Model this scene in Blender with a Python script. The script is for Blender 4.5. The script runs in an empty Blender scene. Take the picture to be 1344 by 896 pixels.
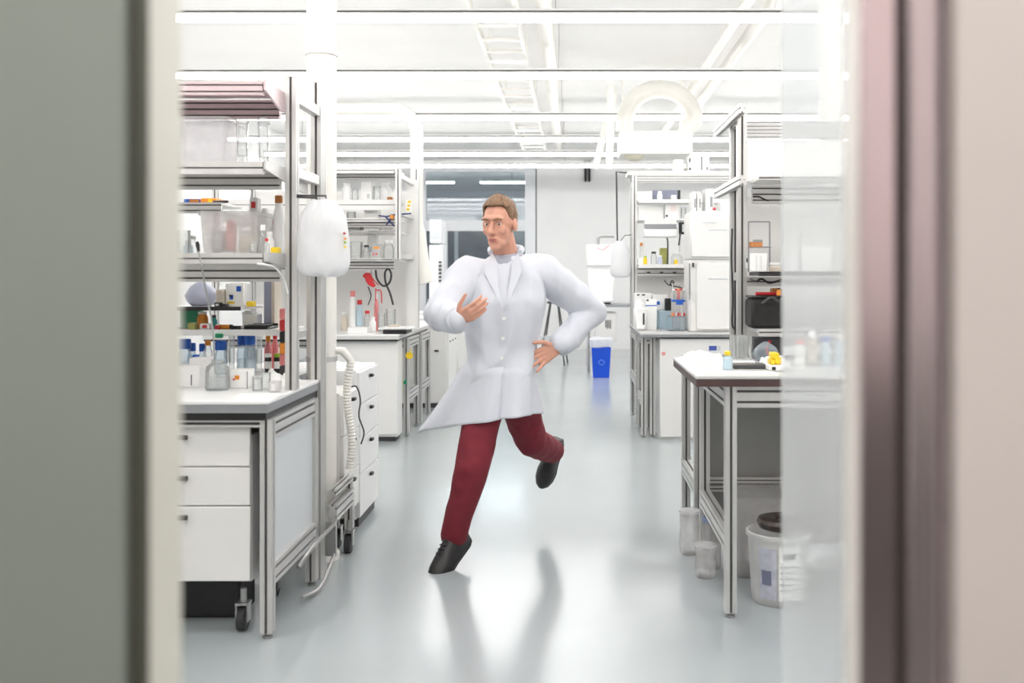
import bpy, bmesh, math, random
from mathutils import Vector, Matrix, noise

# ------------------------------------------------------------------ camera, world, exposure
F_PX, CX, CY, CAM_Z = 1270.0, 750.0, 360.0, 1.35      # focal length and vanishing point in 1344x896 pixels
scn = bpy.context.scene
col = scn.collection
cam_d = bpy.data.cameras.new('camera'); cam = bpy.data.objects.new('camera', cam_d); col.objects.link(cam)
cam.location = (0, 0, CAM_Z); cam.rotation_euler = (math.pi / 2, 0, 0)
cam_d.sensor_width = 36.0; cam_d.lens = F_PX / 1344 * 36
cam_d.shift_x = (672 - CX) / 1344; cam_d.shift_y = (CY - 448) / 1344
cam_d.clip_start = .02; cam_d.clip_end = 80
cam_d.dof.use_dof = True; cam_d.dof.focus_distance = 5.6
cam_d.dof.aperture_fstop = (cam_d.lens / 1000) / .0135
scn.camera = cam
world = bpy.data.worlds.new('world'); scn.world = world; world.use_nodes = True
world.node_tree.nodes['Background'].inputs[0].default_value = (.9, .94, 1, 1)
world.node_tree.nodes['Background'].inputs[1].default_value = .25
vs = scn.view_settings
vs.view_transform = 'Standard'; vs.look = 'None'; vs.exposure = 0.22; vs.gamma = 1.0; vs.use_curve_mapping = False
LAMP = 20.0          # radiance of the linear lab lamps
CORRIDOR_LAMP = 31.0
scn.cycles.max_bounces = 10; scn.cycles.transparent_max_bounces = 24

def X(px, Y): return (px - CX) * Y / F_PX
def Z(py, Y): return CAM_Z + (CY - py) * Y / F_PX
def P(px, py, Y): return Vector((X(px, Y), Y, Z(py, Y)))
def depth(py, z): return (CAM_Z - z) * F_PX / (py - CY)   # distance of a point at height z seen at row py

# ------------------------------------------------------------------ materials
MATS = {}
def srgb(c):
    return tuple(((v / 255) / 12.92 if v / 255 <= .04045 else ((v / 255 + .055) / 1.055) ** 2.4) for v in c)
def mat(name, rgb, rough=.5, metal=0., var=.04, bump=.0, scale=8., coat=0., stretch=None, spec=.5, trans=0.):
    if name in MATS: return MATS[name]
    m = bpy.data.materials.new(name); m.use_nodes = True
    nt = m.node_tree; n = nt.nodes; l = nt.links
    b = n['Principled BSDF']
    tc = n.new('ShaderNodeTexCoord'); mp = n.new('ShaderNodeMapping'); nz = n.new('ShaderNodeTexNoise')
    if stretch: mp.inputs['Scale'].default_value = stretch
    nz.inputs['Scale'].default_value = scale; nz.inputs['Detail'].default_value = 4
    l.new(tc.outputs['Object'], mp.inputs['Vector']); l.new(mp.outputs['Vector'], nz.inputs['Vector'])
    cr = n.new('ShaderNodeValToRGB')
    c = srgb(rgb)
    lo = tuple(max(0, v * (1 - var)) for v in c); hi = tuple(min(1, v * (1 + var)) for v in c)
    cr.color_ramp.elements[0].position = .3; cr.color_ramp.elements[1].position = .7
    cr.color_ramp.elements[0].color = lo + (1,); cr.color_ramp.elements[1].color = hi + (1,)
    l.new(nz.outputs['Fac'], cr.inputs['Fac']); l.new(cr.outputs['Color'], b.inputs['Base Color'])
    b.inputs['Roughness'].default_value = rough; b.inputs['Metallic'].default_value = metal
    b.inputs['Specular IOR Level'].default_value = spec
    if coat: b.inputs['Coat Weight'].default_value = coat; b.inputs['Coat Roughness'].default_value = .12
    if bump:
        bp = n.new('ShaderNodeBump'); bp.inputs['Strength'].default_value = bump; bp.inputs['Distance'].default_value = .01
        l.new(nz.outputs['Fac'], bp.inputs['Height']); l.new(bp.outputs['Normal'], b.inputs['Normal'])
    if trans:
        out = n['Material Output']; tr = n.new('ShaderNodeBsdfTranslucent'); mx = n.new('ShaderNodeMixShader')
        l.new(cr.outputs['Color'], tr.inputs['Color']); mx.inputs[0].default_value = trans
        l.new(b.outputs[0], mx.inputs[1]); l.new(tr.outputs[0], mx.inputs[2]); l.new(mx.outputs[0], out.inputs['Surface'])
    MATS[name] = m
    return m
def clear(name, tint=(245, 250, 250), veil=.12, rim=.55, rough=.05):
    """thin clear sheet: transparent, with a film of scatter and a glossy rim that grows at grazing angles"""
    if name in MATS: return MATS[name]
    m = bpy.data.materials.new(name); m.use_nodes = True
    nt = m.node_tree; n = nt.nodes; l = nt.links; n.remove(n['Principled BSDF'])
    tr = n.new('ShaderNodeBsdfTransparent'); tr.inputs[0].default_value = srgb(tint) + (1,)
    df = n.new('ShaderNodeBsdfDiffuse'); tl = n.new('ShaderNodeBsdfTranslucent'); gl = n.new('ShaderNodeBsdfGlossy')
    nz = n.new('ShaderNodeTexNoise'); nz.inputs['Scale'].default_value = 6
    mr = n.new('ShaderNodeMapRange'); mr.inputs['To Min'].default_value = veil * .85; mr.inputs['To Max'].default_value = veil * 1.15
    l.new(nz.outputs['Fac'], mr.inputs['Value'])
    df.inputs[0].default_value = srgb(tint) + (1,); tl.inputs[0].default_value = srgb(tint) + (1,)
    gl.inputs['Roughness'].default_value = rough
    m0 = n.new('ShaderNodeMixShader'); m0.inputs[0].default_value = .5
    l.new(df.outputs[0], m0.inputs[1]); l.new(tl.outputs[0], m0.inputs[2])
    m1 = n.new('ShaderNodeMixShader'); l.new(mr.outputs[0], m1.inputs[0]); l.new(tr.outputs[0], m1.inputs[1]); l.new(m0.outputs[0], m1.inputs[2])
    fr = n.new('ShaderNodeFresnel'); fr.inputs[0].default_value = 1.45
    mu = n.new('ShaderNodeMath'); mu.operation = 'MULTIPLY'; mu.inputs[1].default_value = rim; l.new(fr.outputs[0], mu.inputs[0])
    m2 = n.new('ShaderNodeMixShader'); l.new(mu.outputs[0], m2.inputs[0]); l.new(m1.outputs[0], m2.inputs[1]); l.new(gl.outputs[0], m2.inputs[2])
    l.new(m2.outputs[0], n['Material Output'].inputs['Surface'])
    MATS[name] = m
    return m
def glow(name, rgb, strength):
    m = bpy.data.materials.new(name); m.use_nodes = True
    n = m.node_tree.nodes; n.remove(n['Principled BSDF']); e = n.new('ShaderNodeEmission')
    e.inputs[0].default_value = srgb(rgb) + (1,); e.inputs[1].default_value = strength
    m.node_tree.links.new(e.outputs[0], n['Material Output'].inputs['Surface'])
    MATS[name] = m
    return m

WALL = mat('wall_paint', (238, 238, 238), .6, var=.015, scale=3)
CEIL = mat('ceiling_paint', (243, 242, 240), .7, var=.015, scale=2)
FLOOR = mat('floor_epoxy', (170, 177, 180), .22, var=.035, scale=1.1, spec=.5, coat=.25)
ALU = mat('aluminium', (206, 205, 204), .38, .55, var=.03, scale=30, stretch=(1, 1, .05))
ALUP = mat('aluminium_red_reflection', (203, 184, 187), .38, .55, var=.03, scale=30)  # reddish reflection on the top shelf put into the metal colour
SLOT = mat('slot_shade', (84, 82, 82), .6, var=.1)  # shade inside the profile slots put into a dark colour
STEEL = mat('steel', (176, 176, 176), .28, .9, var=.05, scale=40)
LAM = mat('white_laminate', (232, 231, 229), .35, var=.012, scale=2)
LAMG = mat('grey_laminate', (205, 209, 213), .3, var=.015, scale=2)
TOPW = mat('worktop_white', (240, 240, 240), .3, var=.015, scale=4)
TOPG = mat('worktop_edge_grey', (142, 144, 148), .4, var=.05, scale=20)
TOPL = mat('worktop_light_grey', (205, 204, 203), .3, var=.03, scale=6)
BLACK = mat('black_plastic', (24, 24, 26), .4, var=.2, scale=20)
RUBBER = mat('black_rubber', (48, 48, 50), .7, var=.15, scale=30)
DARK = mat('dark_grey', (70, 70, 72), .5, var=.1)
BROWN = mat('dark_brown_edge', (78, 58, 56), .4, var=.08, scale=12)
CREAM = mat('cream_pipe', (240, 238, 232), .4, var=.015, scale=3)
WPLA = mat('white_plastic', (240, 240, 240), .35, var=.015, scale=5)
BAG = mat('bag_film', (243, 244, 246), .3, var=.02, bump=.25, scale=14, trans=.35)
PAPER = mat('paper', (246, 246, 244), .7, var=.015, scale=10)
BLUE = mat('blue_plastic', (24, 92, 190), .35, var=.06)
BINB = mat('bin_blue', (16, 80, 214), .35, var=.06, scale=4)
RED = mat('red_plastic', (205, 44, 50), .4, var=.08)
PINKP = mat('pink_plastic', (232, 140, 140), .4, var=.08)
ORANGE = mat('orange_plastic', (236, 150, 52), .4, var=.1)
YELLOW = mat('yellow_plastic', (240, 205, 40), .4, var=.08)
GREEN = mat('green_plastic', (28, 150, 104), .4, var=.08)
LIME = mat('lime_plastic', (150, 190, 40), .4, var=.08)
OLIVE = mat('olive_plastic', (176, 176, 100), .5, var=.12, scale=20)
AMBER = mat('amber_plastic', (176, 110, 48), .4, var=.12)
BEIGE = mat('beige_card', (206, 196, 182), .6, var=.05)
LILAC = mat('lilac_film', (196, 200, 222), .35, var=.06, bump=.2, scale=10)
TEAL = mat('teal_plastic', (60, 170, 170), .4, var=.08)
PALEB = mat('pale_blue_plastic', (190, 212, 224), .3, var=.04)
GLASS = clear('lab_glass', (253, 254, 254), veil=.13, rim=.7)
GLASSB = clear('lab_glass_blue', (238, 246, 251), veil=.2, rim=.6)
TUB = clear('tub_plastic', (252, 252, 253), veil=.5, rim=.3, rough=.25)
TUBC = clear('clear_bin_plastic', (253, 252, 252), veil=.3, rim=.4, rough=.15)
PANE = clear('window_pane', (236, 242, 244), veil=.03, rim=1.0)
PANEF = clear('reflection_veil_pane', (246, 248, 249), veil=.33, rim=.4, rough=.1)  # pale reflection on the glass put into its whitish veil
LIQ = clear('pale_liquid', (251, 253, 253), veil=.35, rim=.2)

# ------------------------------------------------------------------ mesh builder
class MB:
    def __init__(s): s.v = []; s.f = []; s.sm = []; s.slot = set()
    def add(s, vs, fs, smooth=False):
        o = len(s.v); s.v += [tuple(v) for v in vs]; s.f += [tuple(o + i for i in f) for f in fs]; s.sm += [smooth] * len(fs)
        return s
    def box(s, x0, x1, y0, y1, z0, z1, b=0.):
        if x0 > x1: x0, x1 = x1, x0
        if y0 > y1: y0, y1 = y1, y0
        if z0 > z1: z0, z1 = z1, z0
        b = min(b, (x1 - x0) * .45, (y1 - y0) * .45, (z1 - z0) * .45)
        if b <= 0:
            vs = [(x, y, z) for x in (x0, x1) for y in (y0, y1) for z in (z0, z1)]
            return s.add(vs, [(0, 1, 3, 2), (4, 6, 7, 5), (0, 4, 5, 1), (2, 3, 7, 6), (0, 2, 6, 4), (1, 5, 7, 3)])
        vs = []; ix = {}
        for i, x in enumerate((x0, x1)):
            for j, y in enumerate((y0, y1)):
                for k, z in enumerate((z0, z1)):
                    ins = (x + (b if i == 0 else -b), y + (b if j == 0 else -b), z + (b if k == 0 else -b))
                    for a in range(3):
                        p = list(ins); p[a] = (x, y, z)[a]; ix[(i, j, k, a)] = len(vs); vs.append(p)
        g = lambda i, j, k, a: ix[(i, j, k, a)]
        fs = []
        for e in (0, 1):
            fs.append((g(e, 0, 0, 0), g(e, 1, 0, 0), g(e, 1, 1, 0), g(e, 0, 1, 0)))
            fs.append((g(0, e, 0, 1), g(1, e, 0, 1), g(1, e, 1, 1), g(0, e, 1, 1)))
            fs.append((g(0, 0, e, 2), g(1, 0, e, 2), g(1, 1, e, 2), g(0, 1, e, 2)))
        for i in (0, 1):
            for j in (0, 1):
                fs.append((g(i, j, 0, 0), g(i, j, 1, 0), g(i, j, 1, 1), g(i, j, 0, 1)))
                fs.append((g(i, 0, j, 0), g(i, 1, j, 0), g(i, 1, j, 2), g(i, 0, j, 2)))
                fs.append((g(0, i, j, 1), g(1, i, j, 1), g(1, i, j, 2), g(0, i, j, 2)))
                for k in (0, 1): fs.append((g(i, j, k, 0), g(i, j, k, 1), g(i, j, k, 2)))
        return s.add(vs, fs)
    def prism(s, poly, axis, a0, a1, smooth=False):
        """poly in the two other axes (in order), extruded along axis from a0 to a1"""
        n = len(poly)
        def pt(p, a):
            q = list(p); q.insert(axis, a); return q
        vs = [pt(p, a0) for p in poly] + [pt(p, a1) for p in poly]
        fs = [(i, (i + 1) % n, n + (i + 1) % n, n + i) for i in range(n)]
        s.add(vs, fs, smooth)
        return s.add(vs, [tuple(range(n)), tuple(range(n, 2 * n))])
    def profile(s, c, size, axis, a0, a1, slot=.010, dp=.008, nu=1, nv=1):
        """slotted extrusion: centre c and size in the two other axes; nu / nv slots on the sides"""
        (cu, cv), (w, h) = c, size
        dp = min(dp, w * .3, h * .3)
        def side(L, n):
            out = []
            for i in range(n):
                m = -L / 2 + (i + .5) * L / n
                out += [(m - slot / 2, 0), (m - slot / 2, dp), (m + slot / 2, dp), (m + slot / 2, 0)]
            return out
        pl = [(-w / 2, -h / 2)] + [(t, -h / 2 + d) for t, d in side(w, nu)]
        pl += [(w / 2, -h / 2)] + [(w / 2 - d, t) for t, d in side(h, nv)]
        pl += [(w / 2, h / 2)] + [(-t, h / 2 - d) for t, d in side(w, nu)]
        pl += [(-w / 2, h / 2)] + [(-w / 2 + d, -t) for t, d in side(h, nv)]
        o = len(s.f); n = len(pl)
        s.prism([(cu + a, cv + b) for a, b in pl], axis, a0, a1)
        tops = {(-h / 2 + dp, 1), (h / 2 - dp, 1), (w / 2 - dp, 0), (-w / 2 + dp, 0)}
        for i in range(n):
            p, q = pl[i], pl[(i + 1) % n]
            if abs(math.dist(p, q) - slot) < 1e-6 and any(abs(p[k] - t_) < 1e-7 and abs(q[k] - t_) < 1e-7 for t_, k in tops): s.slot.add(o + i)
        return s
    def lathe(s, prof, c, n=16, sx=1., sy=1., smooth=True):
        vs = []; fs = []
        for r, z in prof:
            for i in range(n):
                a = 2 * math.pi * i / n
                vs.append((c[0] + sx * r * math.cos(a), c[1] + sy * r * math.sin(a), c[2] + z))
        m = len(prof)
        for k in range(m - 1):
            for i in range(n):
                j = (i + 1) % n
                fs.append((k * n + i, k * n + j, (k + 1) * n + j, (k + 1) * n + i))
        s.add(vs, fs, smooth)
        for k in (0, m - 1):
            if prof[k][0] > 1e-6: s.add(vs[k * n:(k + 1) * n], [tuple(range(n))])
        return s
    def rings(s, rs, smooth=True, cap=True):
        n = len(rs[0]); vs = [p for r in rs for p in r]; fs = []
        for k in range(len(rs) - 1):
            for i in range(n):
                j = (i + 1) % n
                fs.append((k * n + i, k * n + j, (k + 1) * n + j, (k + 1) * n + i))
        s.add(vs, fs, smooth)
        if cap:
            s.add(rs[0], [tuple(range(n))]); s.add(rs[-1], [tuple(range(n))])
        return s
    def tube(s, pts, r, n=8, cap=True):
        pts = [Vector(p) for p in pts]; R = r if isinstance(r, (list, tuple)) else [r] * len(pts)
        t = (pts[1] - pts[0]).normalized()
        u = t.orthogonal().normalized(); rs = []
        for k, p in enumerate(pts):
            a = pts[max(0, k - 1)]; b = pts[min(len(pts) - 1, k + 1)]
            t2 = (b - a).normalized(); q = t.rotation_difference(t2); u = (q @ u).normalized(); t = t2
            w = t.cross(u)
            rs.append([p + R[k] * (math.cos(2 * math.pi * i / n) * u + math.sin(2 * math.pi * i / n) * w) for i in range(n)])
        return s.rings(rs, True, cap)
    def capsule(s, a, b, ra, rb, n=14, flat=None):
        """tapered limb with round ends; flat = (axis, factor) squashes the section along axis"""
        a = Vector(a); b = Vector(b); t = (b - a).normalized(); pts = []; R = []
        for k in range(5):
            th = math.pi / 2 * (1 - k / 4) ; pts.append(a - t * ra * math.sin(th)); R.append(max(1e-4, ra * math.cos(th)))
        for k in range(5):
            th = math.pi / 2 * k / 4; pts.append(b + t * rb * math.sin(th)); R.append(max(1e-4, rb * math.cos(th)))
        if flat is None: return s.tube(pts, R, n)
        m = MB(); m.tube(pts, R, n); ax = Vector(flat[0]).normalized(); out = []
        for v in m.v:
            v = Vector(v); q = a + t * (v - a).dot(t); d = v - q; out.append(q + d - ax * d.dot(ax) * (1 - flat[1]))
        return s.add(out, m.f, True)
    def ell(s, c, rad, fr=None, n=18, m=12):
        c = Vector(c); fr = fr or (Vector((1, 0, 0)), Vector((0, 1, 0)), Vector((0, 0, 1)))
        rs = []
        for k in range(m + 1):
            th = -math.pi / 2 + math.pi * k / m
            rs.append([c + fr[0] * rad[0] * math.cos(th) * math.cos(2 * math.pi * i / n) + fr[1] * rad[1] * math.cos(th) * math.sin(2 * math.pi * i / n)
                       + fr[2] * rad[2] * math.sin(th) for i in range(n)])
        return s.rings(rs, True, False)
    def mesh(s, name, origin):
        me = bpy.data.meshes.new(name); o = Vector(origin)
        me.from_pydata([tuple(Vector(v) - o) for v in s.v], [], s.f)
        for i, (p, sm) in enumerate(zip(me.polygons, s.sm)):
            p.use_smooth = sm
            if i in s.slot: p.material_index = 1
        bm = bmesh.new(); bm.from_mesh(me); bmesh.ops.remove_doubles(bm, verts=bm.verts, dist=1e-5)
        bmesh.ops.recalc_face_normals(bm, faces=bm.faces); bm.to_mesh(me); bm.free()
        me.set_sharp_from_angle(angle=math.radians(38)); me.update()
        return me
    def build(s, name, m, parent=None, loc=None):
        base = Vector(ORG[parent.name]) if parent else Vector(loc or (0, 0, 0))
        me = s.mesh(name, base); me.materials.append(m)
        if s.slot: me.materials.append(SLOT)
        o = bpy.data.objects.new(name, me); col.objects.link(o)
        if parent: o.parent = parent
        else: o.location = base
        ORG[o.name] = tuple(base)
        return o
ORG = {}
def tag(o, label, cat, group=None):
    o['label'] = label; o['category'] = cat
    if group: o['group'] = group
    return o
def thing(name, label, cat, loc, group=None):
    o = bpy.data.objects.new(name, None); col.objects.link(o); o.location = loc; o.empty_display_size = .1
    ORG[o.name] = tuple(loc)
    return tag(o, label, cat, group)
def struct(o, label=None):
    o['kind'] = 'structure'
    if label: o['label'] = label
    return o
def one(name, mb, m, loc, label, cat, group=None):
    return tag(mb.build(name, m, None, loc), label, cat, group)
def smooth_path(pts, n=6):
    pts = [Vector(p) for p in pts]; out = []
    for i in range(len(pts) - 1):
        p0 = pts[max(0, i - 1)]; p1 = pts[i]; p2 = pts[i + 1]; p3 = pts[min(len(pts) - 1, i + 2)]
        for k in range(n):
            t = k / n
            out.append(.5 * ((2 * p1) + (p2 - p0) * t + (2 * p0 - 5 * p1 + 4 * p2 - p3) * t * t + (3 * p1 - p0 - 3 * p2 + p3) * t ** 3))
    return out + [pts[-1]]
rnd = random.Random(4)
# ------------------------------------------------------------------ the room
CEIL_Z = 3.42; WX = 4.3; FAR = 17.5; NEAR = .8
struct(MB().box(-WX, WX, -2.2, 24.2, -.1, 0).build('floor', FLOOR), 'pale grey glossy epoxy floor')
struct(MB().box(-WX, WX, -2.2, 24.2, CEIL_Z, CEIL_Z + .1).build('ceiling', CEIL), 'white ceiling above the linear lamps')
struct(MB().box(-WX - .1, -WX, -2.2, 24.2, 0, CEIL_Z).build('wall_left', WALL))
struct(MB().box(WX, WX + .1, -2.2, 24.2, 0, CEIL_Z).build('wall_right', WALL))
# far wall: opening for the glazed partition
gx0, gx1, gz1 = -2.75, X(703, FAR), Z(221, FAR)
struct(MB().box(-WX, gx0, FAR, FAR + .12, 0, CEIL_Z).box(gx1, WX, FAR, FAR + .12, 0, CEIL_Z).box(gx0, gx1, FAR, FAR + .12, gz1, CEIL_Z).build('wall_far', WALL))
w1 = struct(bpy.data.objects.new('window_1', None), 'glazed partition with white frame at the end of the aisle'); col.objects.link(w1); ORG['window_1'] = (0, 0, 0)
FR = mat('white_frame', (226, 228, 232), .4, var=.01)
fx = X(689, FAR)
MB().box(fx, gx1, FAR - .03, FAR + .1, 0, gz1, .004).build('frame_post', FR, w1)
MB().box(gx0, fx, FAR - .03, FAR + .1, gz1 - .07, gz1, .004).build('frame_header', FR, w1)
MB().box(gx0, gx0 + .12, FAR - .03, FAR + .1, 0, gz1 - .07, .004).build('frame_post', FR, w1)
mx0, mx1 = X(577, FAR), X(587, FAR)
tz0, tz1 = Z(303, FAR), Z(289, FAR)
MB().box(mx0, mx1, FAR - .02, FAR + .08, 0, tz0, .004).build('mullion', FR, w1)
MB().box(gx0 + .12, fx, FAR - .02, FAR + .08, tz0, tz1, .004).build('transom', FR, w1)
MB().box(mx1, fx, FAR - .02, FAR + .08, 0, .1, .004).build('bottom_rail', FR, w1)
MB().box(gx0 + .12, fx, FAR + .03, FAR + .04, tz1, gz1 - .07).build('pane', PANE, w1)
MB().box(mx1, fx, FAR + .03, FAR + .04, .1, tz0).build('pane', PANE, w1)
MB().box(gx0 + .12, mx0, FAR + .03, FAR + .04, 0, tz0).build('pane', PANE, w1)
# thin dark joint beside the frame, wall panel edge
struct(MB().box(gx1, gx1 + .018, FAR - .012, FAR, 0, gz1).build('trim_1', DARK), 'thin dark joint beside the glazed partition')
# room behind the glass
struct(MB().box(-WX, WX, 24.0, 24.2, 0, CEIL_Z).build('wall_back_room', mat('back_room_paint', (206, 208, 216), .6, var=.02)))
w2 = struct(bpy.data.objects.new('window_2', None), 'dark night window in the room behind the glass'); col.objects.link(w2); ORG['window_2'] = (0, 0, 0)
NIGHT = mat('night_glass', (92, 98, 108), .12, var=.3, scale=2.5)
for k in range(4):
    a = -4.0 + k * 1.15
    MB().box(a + .05, a + 1.10, 23.93, 23.97, .75, 2.42).build('pane', NIGHT, w2)
    MB().box(a - .04, a + .05, 23.9, 24, .7, 2.47, .005).build('mullion', FR, w2)
MB().box(-4.05, .65, 23.9, 24, 2.42, 2.5, .005).build('frame_header', FR, w2)
MB().box(-4.05, .65, 23.86, 24, .68, .75, .005).build('window_sill', FR, w2)

# ---- near wall with the doorway the camera looks through
L0 = X(199, NEAR); L1b = X(178, NEAR)
R0 = X(1129, NEAR)
HEAD = 2.35
NW = mat('near_wall_paint', (222, 216, 212), .5, var=.012, scale=2)
struct(MB().box(X(1243, NEAR), WX, NEAR - .02, NEAR + .1, 0, CEIL_Z).box(-WX, X(1243, NEAR), NEAR + .0, NEAR + .1, HEAD, CEIL_Z)
       .box(-WX, -1.5, NEAR, NEAR + .1, 0, HEAD).build('wall_near', NW))
GREYD = mat('frosted_door_glass', (150, 160, 152), .3, var=.05, scale=1.2)
d1 = struct(bpy.data.objects.new('door_1', None), 'grey green frosted sliding door leaf'); col.objects.link(d1); ORG['door_1'] = (0, 0, 0)
MB().box(-1.5, L1b, NEAR - .02, NEAR + .03, .01, HEAD).build('leaf', GREYD, d1)
MB().box(L1b, L0 - .001, NEAR - .012, NEAR + .02, .01, HEAD).build('seal', mat('door_seal', (74, 76, 66), .6, var=.05), d1)
struct(MB().box(L0 - .012, L0, NEAR - .004, X(199, NEAR) * F_PX / (240 - CX), 0, HEAD, .003).build('trim_2', mat('cream_jamb', (226, 226, 214), .5, var=.01)), 'cream door jamb beside the frosted leaf')
BRUSH = mat('brushed_bronze', (236, 222, 225), .2, .92, var=.05, scale=25, stretch=(1, 1, .03))
BRUSH2 = mat('brushed_bronze_soft', (230, 220, 222), .26, .85, var=.04, scale=25, stretch=(1, 1, .03))
GAP = mat('dark_gasket', (58, 52, 48), .6, var=.1)
yb = R0 * F_PX / (1110 - CX)
d2 = struct(bpy.data.objects.new('door_2', None), 'brushed metal door post with dark gaskets'); col.objects.link(d2); ORG['door_2'] = (0, 0, 0)
MB().box(R0, X(1177, NEAR), NEAR, yb, 0, HEAD, .002).build('post', BRUSH, d2)
MB().box(R0 - .0015, R0, NEAR + .004, yb + .001, 0, HEAD).build('edge_strip', mat('cream_edge', (232, 228, 222), .5, var=.01), d2)
MB().box(X(1177, NEAR), X(1190, NEAR), NEAR + .012, yb, 0, HEAD).build('gasket', GAP, d2)
MB().box(X(1190, NEAR), X(1229, NEAR), NEAR - .006, yb, 0, HEAD, .003).build('post', BRUSH2, d2)
MB().box(X(1229, NEAR), X(1243, NEAR), NEAR + .006, yb, 0, HEAD).build('gasket', mat('mauve_gasket', (128, 116, 122), .6, var=.05), d2)
# ---- the corridor the photographer stands in
struct(MB().box(-WX, WX, -2.2, -2.1, 1.06, CEIL_Z).build('wall_corridor', mat('corridor_paint', (236, 226, 227), .6, var=.02)))
struct(MB().box(-WX, WX, -2.2, -2.07, 0, 1.06, .004).build('added_dado_corridor', mat('added_dark_dado', (64, 60, 50), .5, var=.06)), 'added unseen dark dado mirrored in the door post')  # unseen, added for the dark reflection low in the door post
struct(MB().box(-WX, WX, -2.07, .76, 0, .004).build('added_floor_corridor', mat('added_dark_floor', (84, 82, 76), .5, var=.06)), 'added unseen dark corridor floor mirrored in the door post')  # unseen dark slab, added to keep the post's lowest reflection dark
cl = thing('added_corridor_lamp', 'added unseen rectangular ceiling lamp lighting the corridor side of the doorway', 'lamp', (0, -.75, CEIL_Z))  # unseen, added to light the camera side of the doorway
MB().box(-.95, .95, -1.0, -.5, CEIL_Z - .05, CEIL_Z, .006).build('housing', FR, cl)
MB().box(-.9, .9, -.95, -.55, CEIL_Z - .062, CEIL_Z - .05).build('diffuser', glow('added_corridor_glow', (255, 250, 244), CORRIDOR_LAMP), cl)

# ---- glass screen on the right, standing between doorway and bench
gs = thing('glass_screen', 'tall glass screen with painted-in pale reflection and clear edge in front of the right bench', 'glass screen', (X(1028, 1.9), 1.9, 0))
sx0 = X(1026, 1.9)
MB().box(sx0, 1.35, 1.894, 1.906, .03, 2.5, .001).build('pane', PANEF, gs)
MB().box(sx0, 1.37, 1.87, 1.93, 0, .03, .003).build('floor_channel', ALU, gs)
MB().box(1.33, 1.37, 1.88, 1.92, .03, 2.5, .003).build('end_post', ALU, gs)

# ------------------------------------------------------------------ linear lamps
GLOW = glow('lamp_glow', (255, 253, 250), LAMP)
UPGLOW = glow('lamp_uplight', (255, 253, 250), LAMP * .05)
HOUS = mat('lamp_housing', (232, 231, 229), .4, var=.01)
names = {6.05: 'nearest', 7.8: 'second nearest', 9.9: 'third nearest', 11.5: 'fourth nearest', 12.9: 'fifth nearest', 14.3: 'farthest'}
for y in (1.4, 2.9, 4.4, 6.05, 7.8, 9.9, 11.5, 12.9, 14.3):  # row just inside the doorway is unseen, added to light camera-facing surfaces
    lab = 'white linear pendant lamp across the lab, %s in view' % names[y] if y in names else ('white linear pendant lamp above the running person' if y > 4 else 'white linear pendant lamp over the glass screen' if y > 2 else 'added unseen linear pendant lamp just inside the doorway')
    t = thing('linear_lamp', lab, 'lamp', (0, y, 2.95), 'linear lamps under the lab ceiling')
    MB().profile((y, 2.985), (.07, .03), 0, -4.1, 4.1, slot=.01, dp=.006).build('housing', HOUS, t)
    MB().box(-4.08, 4.08, y - .03, y + .03, 2.93, 2.97, .008).build('diffuser', GLOW, t)
    MB().box(-4.08, 4.08, y - .022, y + .022, 3.0, 3.006).build('uplight', UPGLOW, t)
    for x in (-3.2, -.1, 3.2): MB().tube([(x, y, 3.0), (x, y, CEIL_Z)], .003, 6).build('cable', STEEL, t)
for k, x in enumerate((-3.0, -1.2, .9)):
    t = thing('linear_lamp', 'white ceiling lamp behind the glass partition, %s from the wall' % ('first', 'second', 'third')[k], 'lamp', (x, 19.5, 3.2), 'lamps of the room behind the glass')
    MB().box(x - .65, x + .65, 19.44, 19.56, 3.21, 3.25, .005).build('housing', HOUS, t)
    MB().box(x - .63, x + .63, 19.45, 19.55, 3.19, 3.21).build('diffuser', glow('room_glow', (250, 252, 255), 60), t)
    MB().tube([(x, 19.5, 3.25), (x, 19.5, CEIL_Z)], .006, 6).build('cable', STEEL, t)

# ------------------------------------------------------------------ ceiling services
t = thing('cable_tray', 'white ladder cable tray running along the ceiling', 'cable tray', (-.52, 1.3, 3.1))
for x in (-.68, -.37): MB().prism([(x - .012, 3.1), (x + .012, 3.1), (x + .012, 3.17), (x - .012, 3.17)], 1, 1.3, 14.6).build('rail', CREAM, t)
for k in range(34):
    y = 1.5 + k * .385
    MB().box(-.668, -.382, y - .018, y + .018, 3.105, 3.125).build('rung', CREAM, t)
for k in range(7):
    y = 2.2 + k * 1.95
    for x in (-.68, -.37): MB().tube([(x, y, 3.17), (x, y, CEIL_Z)], .007, 6).build('hanger', CREAM, t)
one('ceiling_duct', MB().tube([(-.2, 1.4, 3.27), (-.2, 14.6, 3.27)], .06, 16), CREAM, (-.2, 1.4, 3.27), 'straight white round duct beside the cable tray', 'duct')
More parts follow.
